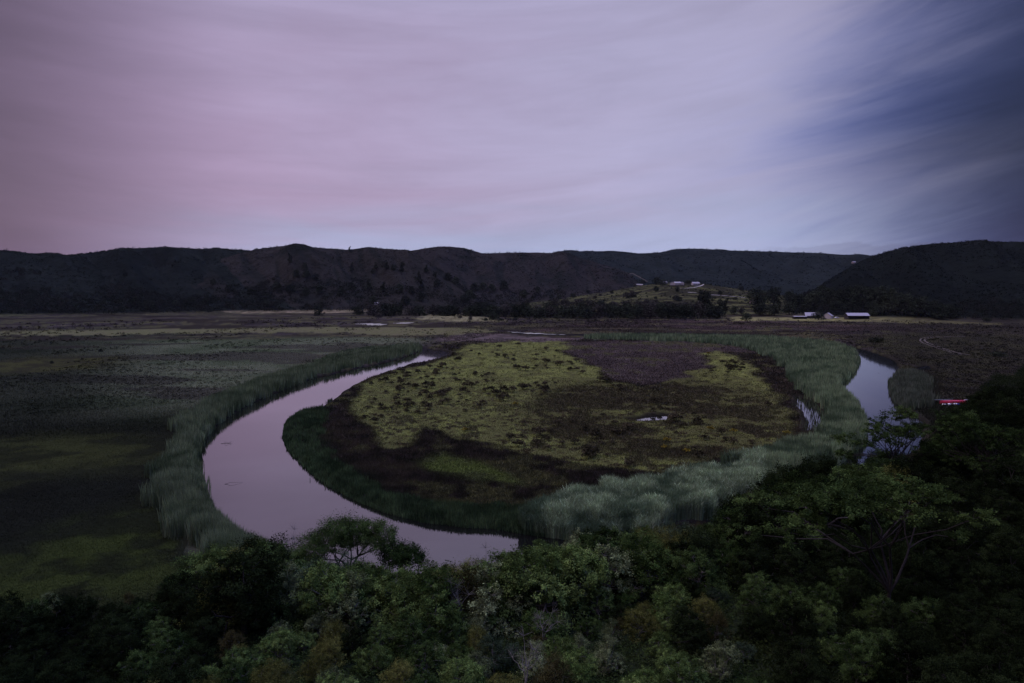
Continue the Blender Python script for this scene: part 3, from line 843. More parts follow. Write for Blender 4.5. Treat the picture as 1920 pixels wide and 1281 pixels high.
PROTO = {}
def proto(key, clumps, trunk_h, r0, lm, nl, size, bark=BARK, twigs=3, kind='tree', **kw):
    leaf_only = kw.pop('wood', True)
    c_ = foliage(clumps, nl, size, **kw)
    cm = mesh_np('crown', c_[0], c_[1], lm, c_[2], link=False)
    wv_, wf, wc = wood(clumps, trunk_h, r0, twigs=twigs)
    tm = mesh_np('trunk', wv_, wf, bark, None, link=False)
    PROTO[key] = (tm, cm, kind, max(c[0][2] + c[1][2] for c in clumps), max(math.hypot(c[0][0], c[0][1]) + c[1][0] for c in clumps))

# thicket kinds of the near slope (metres)
for v_i in range(2):
    proto(f'dark{v_i}', clumps_bush(17, 2.0, 3.7, .70), .8, .12, L_DARK, 24000, .050, tuft=60)
    proto(f'deep{v_i}', clumps_bush(17, 2.0, 3.7, .70), .8, .12, L_VIGN, 24000, .050, tuft=60, bark=BARK_DARK)
    proto(f'mid{v_i}', clumps_bush(18, 1.9, 3.3, .62), .7, .10, L_MID, 22000, .048, tuft=52)
    proto(f'olive{v_i}', clumps_bush(14, 1.6, 2.9, .60, .95), .5, .07, L_OLIVE, 20000, .036, kind='shrub', tuft=36, shell=.5)
    proto(f'grey{v_i}', clumps_bush(18, 1.7, 2.9, .45, .9), .6, .07, L_GREY, 13000, .042, kind='shrub', tuft=34, shell=.6, bark=BARK_PALE, twigs=6)
    proto(f'rust{v_i}', clumps_bush(13, 1.4, 2.8, .55, 1.1), .5, .06, L_RUST, 15000, .036, kind='shrub', tuft=30, shell=.4)
    proto(f'blue{v_i}', clumps_bush(14, 1.8, 3.1, .70, .9), .6, .08, L_BLUE, 21000, .034, kind='shrub', tuft=44, shell=.45)

def place(key, x, y, s, rz, label, cat=None, group=None, z=None, name=None, sink=.1, part_names=None, sz=None):
    tm, cm, kind, _, _ = PROTO[key]
    if z is None: z = float(height(np.array([x]), np.array([y]))[0])
    o = bpy.data.objects.new(name or kind, None); COL.objects.link(o)
    o.empty_display_size = .2
    o.location = (x, y, z - sink); o.rotation_euler = (0, 0, rz); o.scale = (s, s, s * (sz or 1))
    pn = part_names or (('trunk', 'crown') if 'shrub' not in (name or kind) and 'bush' not in (name or kind) else ('stem', 'foliage'))
    for me, nm in ((tm, pn[0]), (cm, pn[1])):
        if me is None: continue
        c_ = bpy.data.objects.new(nm, me); COL.objects.link(c_); c_.parent = o
    tag(o, label, cat or kind, group)
    return o

# sky-line of the thicket against the river and marsh (pixels of the photograph)
TOPX = [-200, 0, 150, 290, 370, 450, 520, 560, 700, 770, 830, 900, 1040, 1100, 1200, 1290, 1350, 1400, 1440, 1500, 1560, 1610, 1760, 1790, 1830, 1870, 1920, 2200]
TOPY = [1125, 1120, 1112, 1100, 1050, 1005, 1005, 1040, 1050, 1070, 1050, 1045, 1015, 985, 985, 970, 975, 930, 890, 855, 865, 856, 838, 775, 728, 692, 668, 620]
def project(x, y, z):
    cp, sn = math.cos(PITCH), math.sin(PITCH)
    zz = z - CAM_H; dep = y * cp - zz * sn; up = y * sn + zz * cp
    return 960 + F_PX * x / dep, 640.5 - F_PX * up / dep
def top_limit(px): return np.interp(px, TOPX, TOPY)

# bare places kept for single trees that stand out
KEEP = []
def region(px, py):
    if px > 1560: return 'dark slope at the right edge' if py < 1050 else 'black lower right corner'
    if px > 1180: return 'slope below the pale reeds' if py < 1080 else 'bottom right of middle'
    if px > 800: return 'slope below the river bend' if py < 1110 else 'bottom middle'
    if px > 420: return 'slope below the umbrella tree' if py < 1130 else 'bottom left of middle'
    return 'dark marsh edge lower left' if py < 1150 else 'black lower left corner'
KINDS_ = {'deep': 'dense vignette-darkened green tree', 'dark': 'dense dark green rounded tree', 'mid': 'fresh green leafy tree', 'olive': 'yellowish olive fine-leaved shrub',
          'grey': 'pale grey-green shrub with silvery twigs', 'rust': 'rusty brown withered shrub', 'blue': 'blue-green feathery shrub'}
def pick(px, py, n):
    w_ = dict(dark=.30, mid=.28, olive=.18, grey=.10, rust=.06, blue=.08)
    if 740 < px < 1180 and 1040 < py < 1230: w_.update(grey=.34, mid=.34, dark=.14, blue=.02, olive=.10)
    if px > 1400: w_.update(deep=.62, dark=.26, grey=.0, mid=.03, rust=.03, olive=.04, blue=.0)  # outer trees mostly get the vignette-darkened leaves
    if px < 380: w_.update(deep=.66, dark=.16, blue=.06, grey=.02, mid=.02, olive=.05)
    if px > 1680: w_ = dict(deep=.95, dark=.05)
    if 400 < px < 560 and py < 1100: w_.update(blue=.7, dark=.2)
    if 1000 < px < 1500 and py > 1180: w_.update(rust=.30)
    if 500 < px < 760 and py > 1080: w_.update(mid=.5)
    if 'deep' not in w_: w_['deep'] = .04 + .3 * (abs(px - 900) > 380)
    k = list(w_); p = np.array([w_[q] for q in k]); p /= p.sum()
    return k[int(np.searchsorted(np.cumsum(p), n))] if n < .999 else k[0]

SPECIAL = []
def thicket():
    pts = []
    tries = rng.random((40000, 2))
    xs = -75 + 330 * tries[:, 0]; ys = 12 + 290 * tries[:, 1]
    hz_, d, s, lab = height(xs, ys, True)
    depth = -sdf(SLOPE, xs, ys)
    px, py = project(xs, ys, hz_ + 2)
    ok = (depth > 1.0) & (px > -160) & (px < 2500) & (py > 560) & (py < 1370) & (np.hypot(xs, ys) > 25)
    for i in np.nonzero(ok)[0]:
        x, y, z = xs[i], ys[i], hz_[i]
        r = math.hypot(x, y)
        gap = 2.0 if r < 60 else 2.75 if r < 85 else 4.2 if r < 120 else 6.0
        if any((x - q[0]) ** 2 + (y - q[1]) ** 2 < gap * gap for q in pts): continue
        if any((x - q[0]) ** 2 + (y - q[1]) ** 2 < q[2] ** 2 for q in KEEP): continue
        sc = (.7 + .65 * rng.random() ** 1.3) * max(.64, gap / 2.9)
        kd = pick(px[i], py[i], rng.random())
        key = kd + str(rng.integers(0, 2))
        hgt = PROTO[key][3]
        tx, ty = project(x, y, z + hgt * sc * .97)
        lim = top_limit(tx) + rng.normal(0, 5 if px[i] > 380 else 12) + 4
        if depth[i] < 13:
            l2 = lim + 18 * rng.random() * depth[i] / 6
            a, yy, zz = ray(tx, l2); want = (CAM_H + zz * (y / yy) - z) / (hgt * .97)
            if want > sc: sc = min(want, 2.0 if x < 30 else 2.4); tx, ty = project(x, y, z + hgt * sc * .97)
        if ty < lim:
            # shrink so the crown stays under the skyline seen in the picture
            a, yy, zz = ray(tx, lim)
            ztop = CAM_H + zz * (y / yy)
            sc2 = (ztop - z) / (hgt * .97)
            if sc2 < .22 * sc: continue
            sc = sc2
        pts.append((x, y, z, sc, key, kd, px[i], py[i]))
    return pts

# ---- single trees that can be told apart
def special():
    # umbrella-shaped tree in front of the river bend
    cl = [(np.array(c_), np.array(R)) for c_, R in (
        ((-3.3,.2,3.9),(1.3,1.3,.75)), ((-2.2,-.4,4.9),(1.2,1.2,.8)), ((-1.1,.3,5.7),(1.15,1.1,.75)), ((-.1,-.2,5.9),(1.1,1.1,.8)), ((.9,.3,5.0),(.9,.9,.7)),
        ((1.9,0,5.6),(.95,.95,.8)), ((2.8,.2,5.2),(.95,.95,.85)), ((3.3,-.2,4.2),(.8,.8,.85)), ((-1.2,-.6,4.6),(1.1,1.0,.6)), ((.4,.6,4.8),(1.0,.9,.6)), ((2.2,-.5,4.5),(.8,.8,.6)), ((-4.0,0,3.2),(.9,.9,.6)))]
    cl = [(a, b * 1.4) for a, b in cl] + [(np.array([-4.6, .2, 2.4]), np.array([1.0, 1.0, .8])), (np.array([-3.6, -.5, 2.6]), np.array([1.0, 1.0, .7]))]
    proto('umbrella', cl, 1.6, .16, L_DARK, 60000, .060, tuft=64, twigs=3, shell=.55)
    proto('ball', clumps_dome(9, 1.1, 1.3, 1.3, .75, .95), 1.2, .09, L_DARK, 14000, .055, tuft=44)
    # open, gnarled tree over the right channel: sparse sprays of leaves on visible branches
    cl = [(np.array([rng.uniform(-4.2, 4.2), rng.uniform(-1.8, 1.8), 3.0 + rng.uniform(0, 4.2)]), np.array([.8, .8, .55]) * rng.uniform(.6, 1.2)) for _ in range(44)]
    proto('gnarled', cl, 2.2, .09, L_DARK, 36000, .060, tuft=44, twigs=3, shell=.3, bark=BARK_DARK)
    # large spreading tree with long pale limbs leaning to the left
    cl = [(np.array([-6.2 + i * .55 + rng.normal(0, .3), rng.normal(0, 1.6), 3.6 + 2.6 * math.sin(min(1, i / 18) * math.pi) ** .7 + rng.normal(0, .4)]), np.array([1.0, 1.0, .55]) * rng.uniform(.6, 1.15)) for i in range(18)]
    proto('spreading', cl, 1.5, .085, L_DARK, 26000, .052, tuft=60, twigs=5, shell=.5, bark=BARK_DARK)
    # bare dead bushes
    cl = [(np.array([rng.normal(0, .55), rng.normal(0, .5), 1.7 + rng.random() * 1.3]), np.array([.55, .55, .6])) for _ in range(7)]
    wv_, wf, _ = wood(cl, .8, .055, twigs=14)
    PROTO['bare'] = (mesh_np('branches', wv_, wf, BARK_PALE, None, link=False), None, 'dead shrub', 3.2, 1.0)
special()
def at_depth(px, d):
    """ground point on the line of sight column px, d metres out"""
    a = (px - 960) / F_PX * 1.0
    y = d; x = a * d * 1.0
    return x, y
def top_at(key, px, py_top, d, rz, label, extra=1.0, **kw):
    x, y = at_depth(px, d)
    z = float(height(np.array([x]), np.array([y]))[0])
    a, yy, zz = ray(px, py_top)
    s = (CAM_H + zz * (y / yy) - z) / PROTO[key][3]
    KEEP.append((x, y, .9))
    return place(key, x, y, s * extra, rz, label, z=z, **kw)
top_at('umbrella', 648, 968, 66, 0.05, 'umbrella-shaped dark green tree with visible forked limbs standing before the river bend', name='umbrella_tree', cat='tree')
top_at('ball', 748, 1016, 66, 1.2, 'small round-headed dark tree just right of the umbrella-shaped tree', name='tree')
top_at('gnarled', 1688, 766, 90, 0.1, 'open gnarled tree whose sparse leafy boughs show against the right channel', name='gnarled_tree', cat='tree')
top_at('gnarled', 1862, 772, 84, 2.3, 'dark open tree behind the gnarled tree at the right edge', name='gnarled_tree', cat='tree')
top_at('spreading', 1690, 880, 47, 0.0, 'large spreading tree with long grey limbs reaching left over the slope', name='spreading_tree', cat='tree')
for px, pt, d, sc_, lb in ((905, 1022, 66, 1.0, 'leafless brown-tipped shrub silhouetted against the water left of the bank trees'),
                     (867, 1068, 52, 1.0, 'pale bare shrub with white twigs in the middle of the slope'),
                     (1115, 1052, 60, 1.0, 'small pale dead branch fork on the slope below the reeds'),
                     (985, 1190, 38, 1.0, 'tangled grey dead shrub near the bottom middle'),
                     (1020, 1120, 47, 1., 'low bleached dead shrub right of the pale bare shrub'),
                     (655, 1255, 31, 1., 'curled dead twigs at the bottom edge left of the middle'),
                     (528, 985, 70, 1., 'dark leafless shrub at the reed edge left of the umbrella-shaped tree')):
    x, y = at_depth(px, d); z = float(height(np.array([x]), np.array([y]))[0])
    a, yy, zz = ray(px, pt); s = max(.5, min(1.3, (CAM_H + zz * (y / yy) - z) / 3.2))
    zz_ = max(z, CAM_H + zz * (y / yy) - 3.2 * s - .3)
    o = place('bare', x, y, s * 1.0, rng.random() * 6, lb, 'dead shrub', z=z, name='dead_shrub', part_names=('branches', 'foliage'), sz=max(1, (CAM_H + zz * (y / yy) - z) / 3.2 / s))

TH = thicket()
print('thicket', len(TH))
TH.sort(key=lambda q: q[0] ** 2 + q[1] ** 2)
TH.sort(key=lambda q: (q[6] > 2000 or q[6] < -90, q[0] ** 2 + q[1] ** 2))
TT = [t for t in TH if t[5] in ('dark', 'mid', 'deep')]; TS = [t for t in TH if t[5] not in ('dark', 'mid', 'deep')]
REST = TT[280:] + TS[280:]
print('counts', len(TT), len(TS))
for (x, y, z, sc, key, kd, px, py) in TT[:280] + TS[:280]:
    rg = region(px, py)
    lb = f'{KINDS_[kd]} in the thicket on the {rg}' if not rg.startswith(('bottom', 'black', 'dark marsh')) else f'{KINDS_[kd]} in the thicket at the {rg}' if not rg.startswith('black') else f'{KINDS_[kd]} in the {rg} of the thicket'
    place(key, x, y, sc, rng.random() * 6.28, lb, group=f'{KINDS_[kd]}s, {rg}', z=z)

if REST:
    q = np.array([(a[0], a[1], a[2], a[3]) for a in REST])
    ang = rng.random((len(q), 6)) * 6.28; rad = rng.random((len(q), 6)) * 1.4 * q[:, 3:4]
    cx_ = (q[:, 0:1] + np.cos(ang) * rad).ravel(); cy_ = (q[:, 1:2] + np.sin(ang) * rad).ravel(); sc_ = np.repeat(q[:, 3], 6)
    cz_ = height(cx_, cy_) + sc_ * (1.2 + 1.7 * rng.random(len(cx_)))
    gr = C3(.011, .018, .008) + rng.random((len(cx_), 1)) * C3(.014, .019, .006)
    v_, f, cc = join([leafcloud(cx_, cy_, cz_, sc_ * .85, np.full(len(cx_), .8), 160, .13 * np.ones(len(cx_)), gr, .4, .5)])
    tag(mesh_np('thicket', v_, f, M_BLADE, cc), 'far part of the dark thicket on the right slope', 'thicket', kind='stuff')
print('rest', len(REST))
# low growth that closes the gaps between the bushes
def undergrowth():
    n = 26000
    x, y, r = candidates(n, 18, 240, -.72, .72)
    z, d, s, lab = height(x, y, True)
    dep = -sdf(SLOPE, x, y)
    px, py = project(x, y, z + 1.0)
    k = (dep > -1.5) & (d > .8) & (py > top_limit(px) + 3)
    x, y, z, r = x[k], y[k], z[k], r[k]
    q = fbm(x / 5, y / 5, 3, 71)[:, None]
    c_ = (C3(.022, .044, .014) * (1 - q) + C3(.042, .054, .018) * q) * (1 - .6 * sm(np.abs(x / y + .03), .33, .5))[:, None]  # towards both sides the vignette is painted into the leaf colour
    R = (.35 + .55 * rng.random(len(x))) * np.maximum(1, r / 60)
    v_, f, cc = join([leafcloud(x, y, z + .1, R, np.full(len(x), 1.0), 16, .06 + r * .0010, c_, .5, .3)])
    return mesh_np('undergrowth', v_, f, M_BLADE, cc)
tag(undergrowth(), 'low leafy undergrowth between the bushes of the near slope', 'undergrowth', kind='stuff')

# ------------------------------------------------------------------ shrubs dotted over the meadow
def small_bush(key, lm, nl, size, R=1.0, n=6):
    cl = clumps_dome(n, R * .7, R * .55, R * .35, R * .5, .8)
    c_ = foliage(cl, nl, size, tuft=12, shell=.4)
    cm = mesh_np('foliage', c_[0], c_[1], lm, c_[2], link=False)
    wv_, wf, _ = wood(cl, R * .25, .04, twigs=2)
    tm = mesh_np('stem', wv_, wf, BARK_DARK, None, link=False)
    PROTO[key] = (tm, cm, 'shrub', R * 1.2, R)
small_bush('tuss0', L_HEATH, 900, .10); small_bush('tuss1', L_HEATH, 900, .10); small_bush('tuss2', L_HEATH, 900, .12, 1.2)
small_bush('gold', L_YELL, 420, .10, .9)
def meadow_shrubs():
    out_ = []
    c_ = rng.random((9000, 2)); x = -60 + 210 * c_[:, 0]; y = 95 + 290 * c_[:, 1]
    m = sdf(MEADOW, x, y); cl = fbm(x / 16, y / 22, 4, 81); g_ = sdf(HEATH1, x, y)
    pd = np.minimum.reduce([sdf(p, x, y) for p in PONDS])
    for i in range(len(x)):
        if m[i] > -1.5 or g_[i] < 1 or pd[i] < 2: continue
        if rng.random() > sm(cl[i], .48, .57) * (.95 if y[i] < 290 else .25): continue
        if any((x[i] - a) ** 2 + (y[i] - b) ** 2 < 1.7 ** 2 for a, b in out_): continue
        out_.append((x[i], y[i]))
        if len(out_) >= 270: break
    return out_
MS = meadow_shrubs(); print('meadow shrubs', len(MS))
for x, y in MS:
    fx = 'left half' if x / y < .02 else 'right half'
    place(f'tuss{rng.integers(0,3)}', x, y, name='bush', cat='bush', s= (.6 + 1.0 * rng.random() ** 1.8), rz=rng.random() * 6, label=f'low dark brown-green shrub dotted over the {fx} of the yellow-green meadow', group=f'low dark shrubs on the {fx} of the meadow')
gi = 0
for px, py, wh in ((873,811,'low on the left side of the meadow'),(966,761,'near the centre of the meadow'),(1164,814,'lower right of the small pond'),(1250,830,'on the lower right meadow'),(1248,844,'just below the middle one of three'),
               (1289,850,'at the lower edge of the meadow'),(1376,812,'below the dark heath on the right meadow'),(1475,816,'at the far right end of the meadow'),(1328,666,'beside the purple heath'),(1332,808,'right of the small pond')):
    x, y = P(px, py)
    place('gold', x, y, 1.0 if py > 700 else 1.4, rng.random() * 6, f'yellow-flowering cushion shrub {wh}', 'shrub', 'yellow-flowering shrubs', name='flowering_shrub')

# ------------------------------------------------------------------ trees of the valley floor and the far slopes
def clumps_full(n, rx, H_, cr):
    out_ = []
    for i in range(n):
        t = (i + .5) / n; z = cr * .55 + (H_ - cr * 1.2) * t
        rr = rx * math.sqrt(max(.05, 1 - (2 * t - .75) ** 2 * .62)) * .72
        a = i * 2.399 + rng.normal(0, .4); q = rr * (.45 + .55 * rng.random()); R = cr * (.75 + .5 * rng.random())
        out_.append((np.array([q * math.cos(a), q * math.sin(a), z]), np.array([R, R, R * .85])))
    return out_
for i in range(3):
    proto(f'far{i}', clumps_full(16, 4.2, 8.0, 1.9), 2.0, .32, L_FAR, 2600, .32, bark=BARK_DARK, twigs=1, tuft=8)
    proto(f'dull{i}', clumps_full(15, 4.2, 7.4, 1.8), 2.0, .30, L_FARB, 2400, .32, bark=BARK_DARK, twigs=1, tuft=8)
cl = [(np.array([rng.normal(0, .5), rng.normal(0, .5), z_]), np.array([2.2 - z_ * .12, 2.2 - z_ * .12, 1.8])) for z_ in np.linspace(3, 14, 8)]
proto('conifer', cl, 6, .3, L_FAR, 1500, .40, bark=BARK_DARK, twigs=1, tuft=7)
# a bushy plant whose foot meets the ground seen at (px, pb), wpx wide and hpx tall in the 1920 picture
def far_tree(key, px, pb, wpx, hpx, label, group=None, name='bushy_tree', **kw):
    if key == 'conifer': name = 'conifer'
    x, y, z, r = hit(px, pb, 60)
    m = y / F_PX
    s = wpx * m / (2 * PROTO[key][4]); sz = hpx * m / PROTO[key][3] / s
    return place(key, x, y, s, rng.random() * 6, label, 'tree', group, z=z, name=name, sz=sz, **kw)
# row on the far side of the marsh, left to right
ROW = [(597,592,16,23,'dark lone tree standing by the pale track on the left flats'),(672,590,18,17,''),(700,593,24,24,''),(722,593,24,26,''),(738,592,20,24,''),(751,591,9,24,'narrow dark tree between the two clumps of the valley-floor row'),
 (768,592,22,22,''),(786,592,22,21,''),(824,591,22,20,''),(842,592,20,22,''),(860,592,18,19,''),(882,593,26,22,''),(902,593,28,24,''),(925,594,30,24,''),(948,594,28,25,''),(972,595,26,24,''),(992,596,26,24,''),
 (1012,597,26,23,''),(1032,596,28,24,''),(1054,596,28,26,''),(1076,597,30,26,''),(1098,597,28,24,''),(1122,596,30,27,''),(1146,596,30,28,''),(1170,596,30,27,''),(1194,597,30,29,''),(1218,597,30,31,''),(1242,597,30,30,''),
 (1264,597,30,30,''),(1286,597,30,28,''),(1308,597,32,34,''),(1330,597,26,28,''),(1345,597,22,26,'')]
for i, (px, pb, w_, h_, lb) in enumerate(ROW):
    kd = 'dull' if i % 4 == 2 else 'far'
    far_tree(f'{kd}{i%3}', px, pb + .5, w_ * 1.4, h_, lb or ('bushy dark tree of the row left of the gap on the valley floor' if px < 800 else 'bushy dark tree in the long belt across the middle of the valley'), 'trees in the valley-floor row' if px < 800 else 'trees of the long belt' if not lb else None, sink=1.0)
for i in range(26):
    px = 815 + i * 21 + rng.normal(0, 4)
    far_tree(f'far{i%3}' if i % 3 else f'dull{i%3}', px, 592.5 + i * .12, 30, 18 + 8 * rng.random() + i * .3, 'bushy dark tree in the long belt across the middle of the valley', 'trees of the long belt', sink=1.0)
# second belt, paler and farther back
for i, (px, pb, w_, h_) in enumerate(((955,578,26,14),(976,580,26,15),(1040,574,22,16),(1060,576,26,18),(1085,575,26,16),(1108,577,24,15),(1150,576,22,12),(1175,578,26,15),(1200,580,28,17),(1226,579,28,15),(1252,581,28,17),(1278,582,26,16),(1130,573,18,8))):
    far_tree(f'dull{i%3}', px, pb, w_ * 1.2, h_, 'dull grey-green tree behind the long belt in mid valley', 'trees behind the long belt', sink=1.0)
SINGLES = [(1320,588,44,44,'far0','large dark rounded tree rising above the long belt, left of the pale fields'),(1361,588,16,30,'conifer','narrow dark pointed tree right of the large rounded tree'),(1350,578,14,18,'far1','small dark tree touching the narrow pointed tree'),
 (1376,590,18,16,'far2','low dark tree below the pale field strip'),(1390,590,14,14,'dull0','low brownish tree left of the farm trees'),
 (1008,551,12,14,'far0','small round tree on the green slope in mid valley'),(982,560,18,16,'far2','dark tree on the left green slope'),(1230,547,12,11,'far1','round lone tree on the green terrace under the white houses'),(1270,548,12,10,'far2','second lone tree on the green terrace'),
 (1231,534,18,14,'far0','dark tree left of the white houses'),(1242,536,20,12,'far1','dark tree below the first white house'),(1290,533,16,8,'far2','dark tree between the white houses'),(1206,531,12,6,'far1','low tree behind the pinkish shed'),
 (1102,551,10,8,'far0','small lone tree on the middle green terrace'),(1147,551,8,6,'far1','tiny lone tree on the middle green terrace'),(1389,546,14,10,'far0','dark bush tree at the top right of the pale fields'),
 (1643,642,38,10,'far0','wide low dark bush on the flats beyond the right channel'),(1870,668,34,9,'far1','low dark bush beside the dirt track at right'),
 (189,660,9,7,'far1','small lone dark bush on the left field'),(97,682,8,6,'far2','tiny dark bush low on the left field'),(710,596,18,8,'dull1','low domed bush before the valley-floor row'),(863,597,14,6,'dull2','low grey-green bush at the edge of the long belt'),
 (911,602,12,6,'far0','left one of three small dark bushes on the flats'),(939,602,12,6,'far1','middle one of three small dark bushes on the flats'),(967,601,12,7,'far2','right one of three small dark bushes on the flats'),
 (1534,600,26,17,'far1','dark spreading tree standing in front of the farmhouse roofs')]
for px, pb, w_, h_, k_, lb in SINGLES: far_tree(k_, px, pb, w_, h_, lb, name='bush' if 'bush' in lb and 'tree' not in lb else 'bushy_tree')
for i in range(44):
    px = rng.uniform(880, 1400); cy_ = np.interp(px, [880, 950, 1060, 1130, 1190, 1250, 1330, 1400], [576, 569, 556, 549, 545, 546, 545, 552])
    pb = cy_ + rng.uniform(2, 30) ; w_ = rng.uniform(6, 20)
    if pb > 580 and px < 1330: w_ *= 1.3
    far_tree(('far', 'dull')[i % 2] + str(i % 3), px, pb, w_, w_ * rng.uniform(.5, .8), 'small dark bushy tree scattered over the green terrace in mid valley', 'trees scattered over the green terrace', sink=.8)
# farm trees on the right, in depth behind the roofs
FT = [(1420, 566, 30, 14), (1400, 600, 20, 14), (1425, 592, 34, 24), (1452, 592, 34, 22), (1480, 590, 30, 24), (1420, 578, 44, 38), (1450, 574, 36, 36), (1500, 580, 40, 30), (1528, 577, 40, 32),
      (1560, 576, 40, 36), (1590, 574, 40, 38), (1616, 578, 46, 44), (1645, 582, 48, 46), (1672, 586, 46, 46), (1700, 590, 42, 40), (1600, 582, 38, 18), (1640, 592, 26, 26), (1570, 582, 34, 18),
      (1722, 594, 44, 38), (1752, 597, 44, 34), (1480, 572, 30, 26), (1545, 566, 34, 30), (1780, 596, 34, 26), (1850, 604, 16, 10), (1510, 584, 30, 14)]
for i, (px, pb, w_, h_) in enumerate(FT):
    far_tree(f'far{i%3}', px, pb, w_ * 1.1, h_, 'tall dark tree massed behind and beside the farm roofs', 'trees round the farm')
# conifers and dark trees scattered over the middle hill
HT = [(543,494,9,20),(572,507,11,14),(656,474,5,12),(556,520,18,14),(575,522,16,16),(592,527,16,14),(705,505,9,14),(725,505,11,18),(738,508,11,12),(755,500,9,8),(752,512,10,16),(660,512,7,20),(700,515,12,10),(785,528,9,20),(790,545,11,22),(800,512,10,16),(815,520,8,12),
      (660,545,14,16),(690,545,14,20),(720,548,14,20),(750,550,16,18),(772,552,14,16),(640,555,14,16),(600,552,16,18),(575,556,16,16),(545,550,18,18),(520,545,18,16),(890,548,20,18),(905,545,18,16),(922,548,16,16),(945,545,20,18),(880,562,22,18),(870,568,20,16),(790,566,18,18),(760,572,18,18),(700,572,18,18),
      (820,540,16,16),(235,520,8,10),(400,535,12,12),(430,548,16,14),(470,552,14,12),(360,570,18,14),(385,575,18,16),(330,575,18,12),(500,575,14,12),(460,578,18,12),(255,575,22,20),(280,580,20,18),(910,474,4,5),(840,525,16,14),(855,535,16,16)]
for i, (px, pb, w_, h_) in enumerate(HT):
    con = h_ > w_ * 1.3
    far_tree('conifer' if con else f'far{i%3}', px, pb, w_ * 1.15, h_, 'dark pointed conifer standing on the middle hillside' if con else 'dark bushy tree on the lower middle hillside' if px > 500 else 'dark bushy tree on the left hillside', 'conifers on the hillside' if con else 'bushy trees on the hillsides' if px > 500 else 'trees on the left hillside')

# ------------------------------------------------------------------ tracks, roads, buildings, boats
import bmesh
def plain(name, col, rough=.8, spec=.3, nz=.35, sc=3.0, metal=0.0):
    def f():
        n = noise(objpos(), sc, 4, .6)
        return principled(scalec(col, (n - .5) * nz * 2 + 1.0), rough, spec, bump(n, .3, .03), metal)
    return mat(name, f)
M_DIRT = plain('pale_dirt', (.085, .072, .062), .95, .1)
M_ROAD = plain('white_gravel', (.34, .32, .29), .95, .1)
M_WALL = plain('white_wall', (.50, .47, .48), .8, .2, .12)
M_WALLP = plain('pinkish_wall', (.46, .36, .34), .8, .2, .2)
M_DWALL = plain('dark_timber', (.035, .03, .03), .9, .2)
M_ROOF = plain('zinc_roof', (.25, .235, .27), .55, .5, .2)
M_GLASS = plain('dark_window', (.02, .025, .03), .1, .5, .1)
M_RED = plain('red_hull', (.48, .02, .045), .35, .5, .1)
M_TEAL = plain('grey_green_hull', (.16, .20, .19), .5, .4, .1)
M_WHITE = plain('white_plastic', (.75, .75, .78), .4, .5, .08)
M_BLUE = plain('blue_plastic', (.03, .05, .35), .4, .5, .1)
M_RUB = plain('black_rubber', (.02, .02, .02), .8, .2)

def ribbon(name, pts, width, m, lift=.05, label=None, cols=None):
    """track laid on the terrain through world points"""
    pts = np.asarray(pts, float)
    seg = np.concatenate([[0], np.cumsum(np.hypot(*np.diff(pts, axis=0).T))])
    n = max(8, int(seg[-1] / 1.5)); t = np.linspace(0, seg[-1], n)
    x = np.interp(t, seg, pts[:, 0]); y = np.interp(t, seg, pts[:, 1])
    k = np.ones(5) / 5; x[2:-2] = np.convolve(x, k, 'valid'); y[2:-2] = np.convolve(y, k, 'valid')
    gx, gy = np.gradient(x), np.gradient(y); L = np.hypot(gx, gy) + 1e-9; nx, ny = -gy / L, gx / L
    w_ = width * (.7 + .6 * fbm(t / 6, t * 0, 3, 91))
    V = []; m5 = np.linspace(-.5, .5, 5)
    for u_ in m5:
        xx, yy = x + nx * w_ * u_, y + ny * w_ * u_
        V.append(np.stack([xx, yy, height(xx, yy) + lift], 1))
    V = np.stack(V, 1).reshape(-1, 3)
    i = (np.arange(n - 1)[:, None] * 5 + np.arange(4)[None, :]).ravel()
    o = mesh_np(name, V, np.stack([i, i + 1, i + 6, i + 5], 1), m, None, True)
    return tag(o, label, kind='structure')
tr = [P(*q) for q in ((1810,631),(1770,632),(1742,633),(1731,636),(1729,640),(1738,645),(1755,651),(1770, 656), (1790, 662), (1815, 667))]
tr = np.array(tr)
def offset(p, d):
    g_ = np.gradient(p, axis=0); L = np.hypot(g_[:, 0], g_[:, 1])[:, None]; nrm = np.stack([-g_[:, 1], g_[:, 0]], 1) / L
    return p + nrm * d
ribbon('dirt_track', offset(tr, 1.2), 1.0, M_DIRT, .14)
ribbon('dirt_track', offset(tr, -1.2), .8, M_DIRT, .14)
ribbon('road', [P(*q) for q in ((250,598.5),(330,597.5),(420,595.5),(500,594),(545,592.5))], 6.5, M_DIRT, .5)
ribbon('path', [P(*q) for q in ((100,612.5),(140,611),(190,610))], 3.5, M_DIRT, .3)
def hp(px, py, r0=600):
    x, y, z, r = hit(px, py, r0); return (x, y)
ribbon('road', [hp(*q) for q in ((1268,542),(1285,541.5),(1300,540),(1312,537.5),(1320,534))], 2.4, M_ROAD, .6)
ribbon('road', [hp(*q) for q in ((1334,553.5),(1352,554.5),(1370,556.5),(1397,559))], 4.0, M_ROAD, .6)
ribbon('road', [hp(*q) for q in ((1290,549),(1298,549),(1306,550))], 3.5, M_ROAD, .6)
ribbon('path', [hp(*q) for q in ((1165,508),(1185,513),(1200,521),(1214,529))], 3.0, M_DIRT, .8)

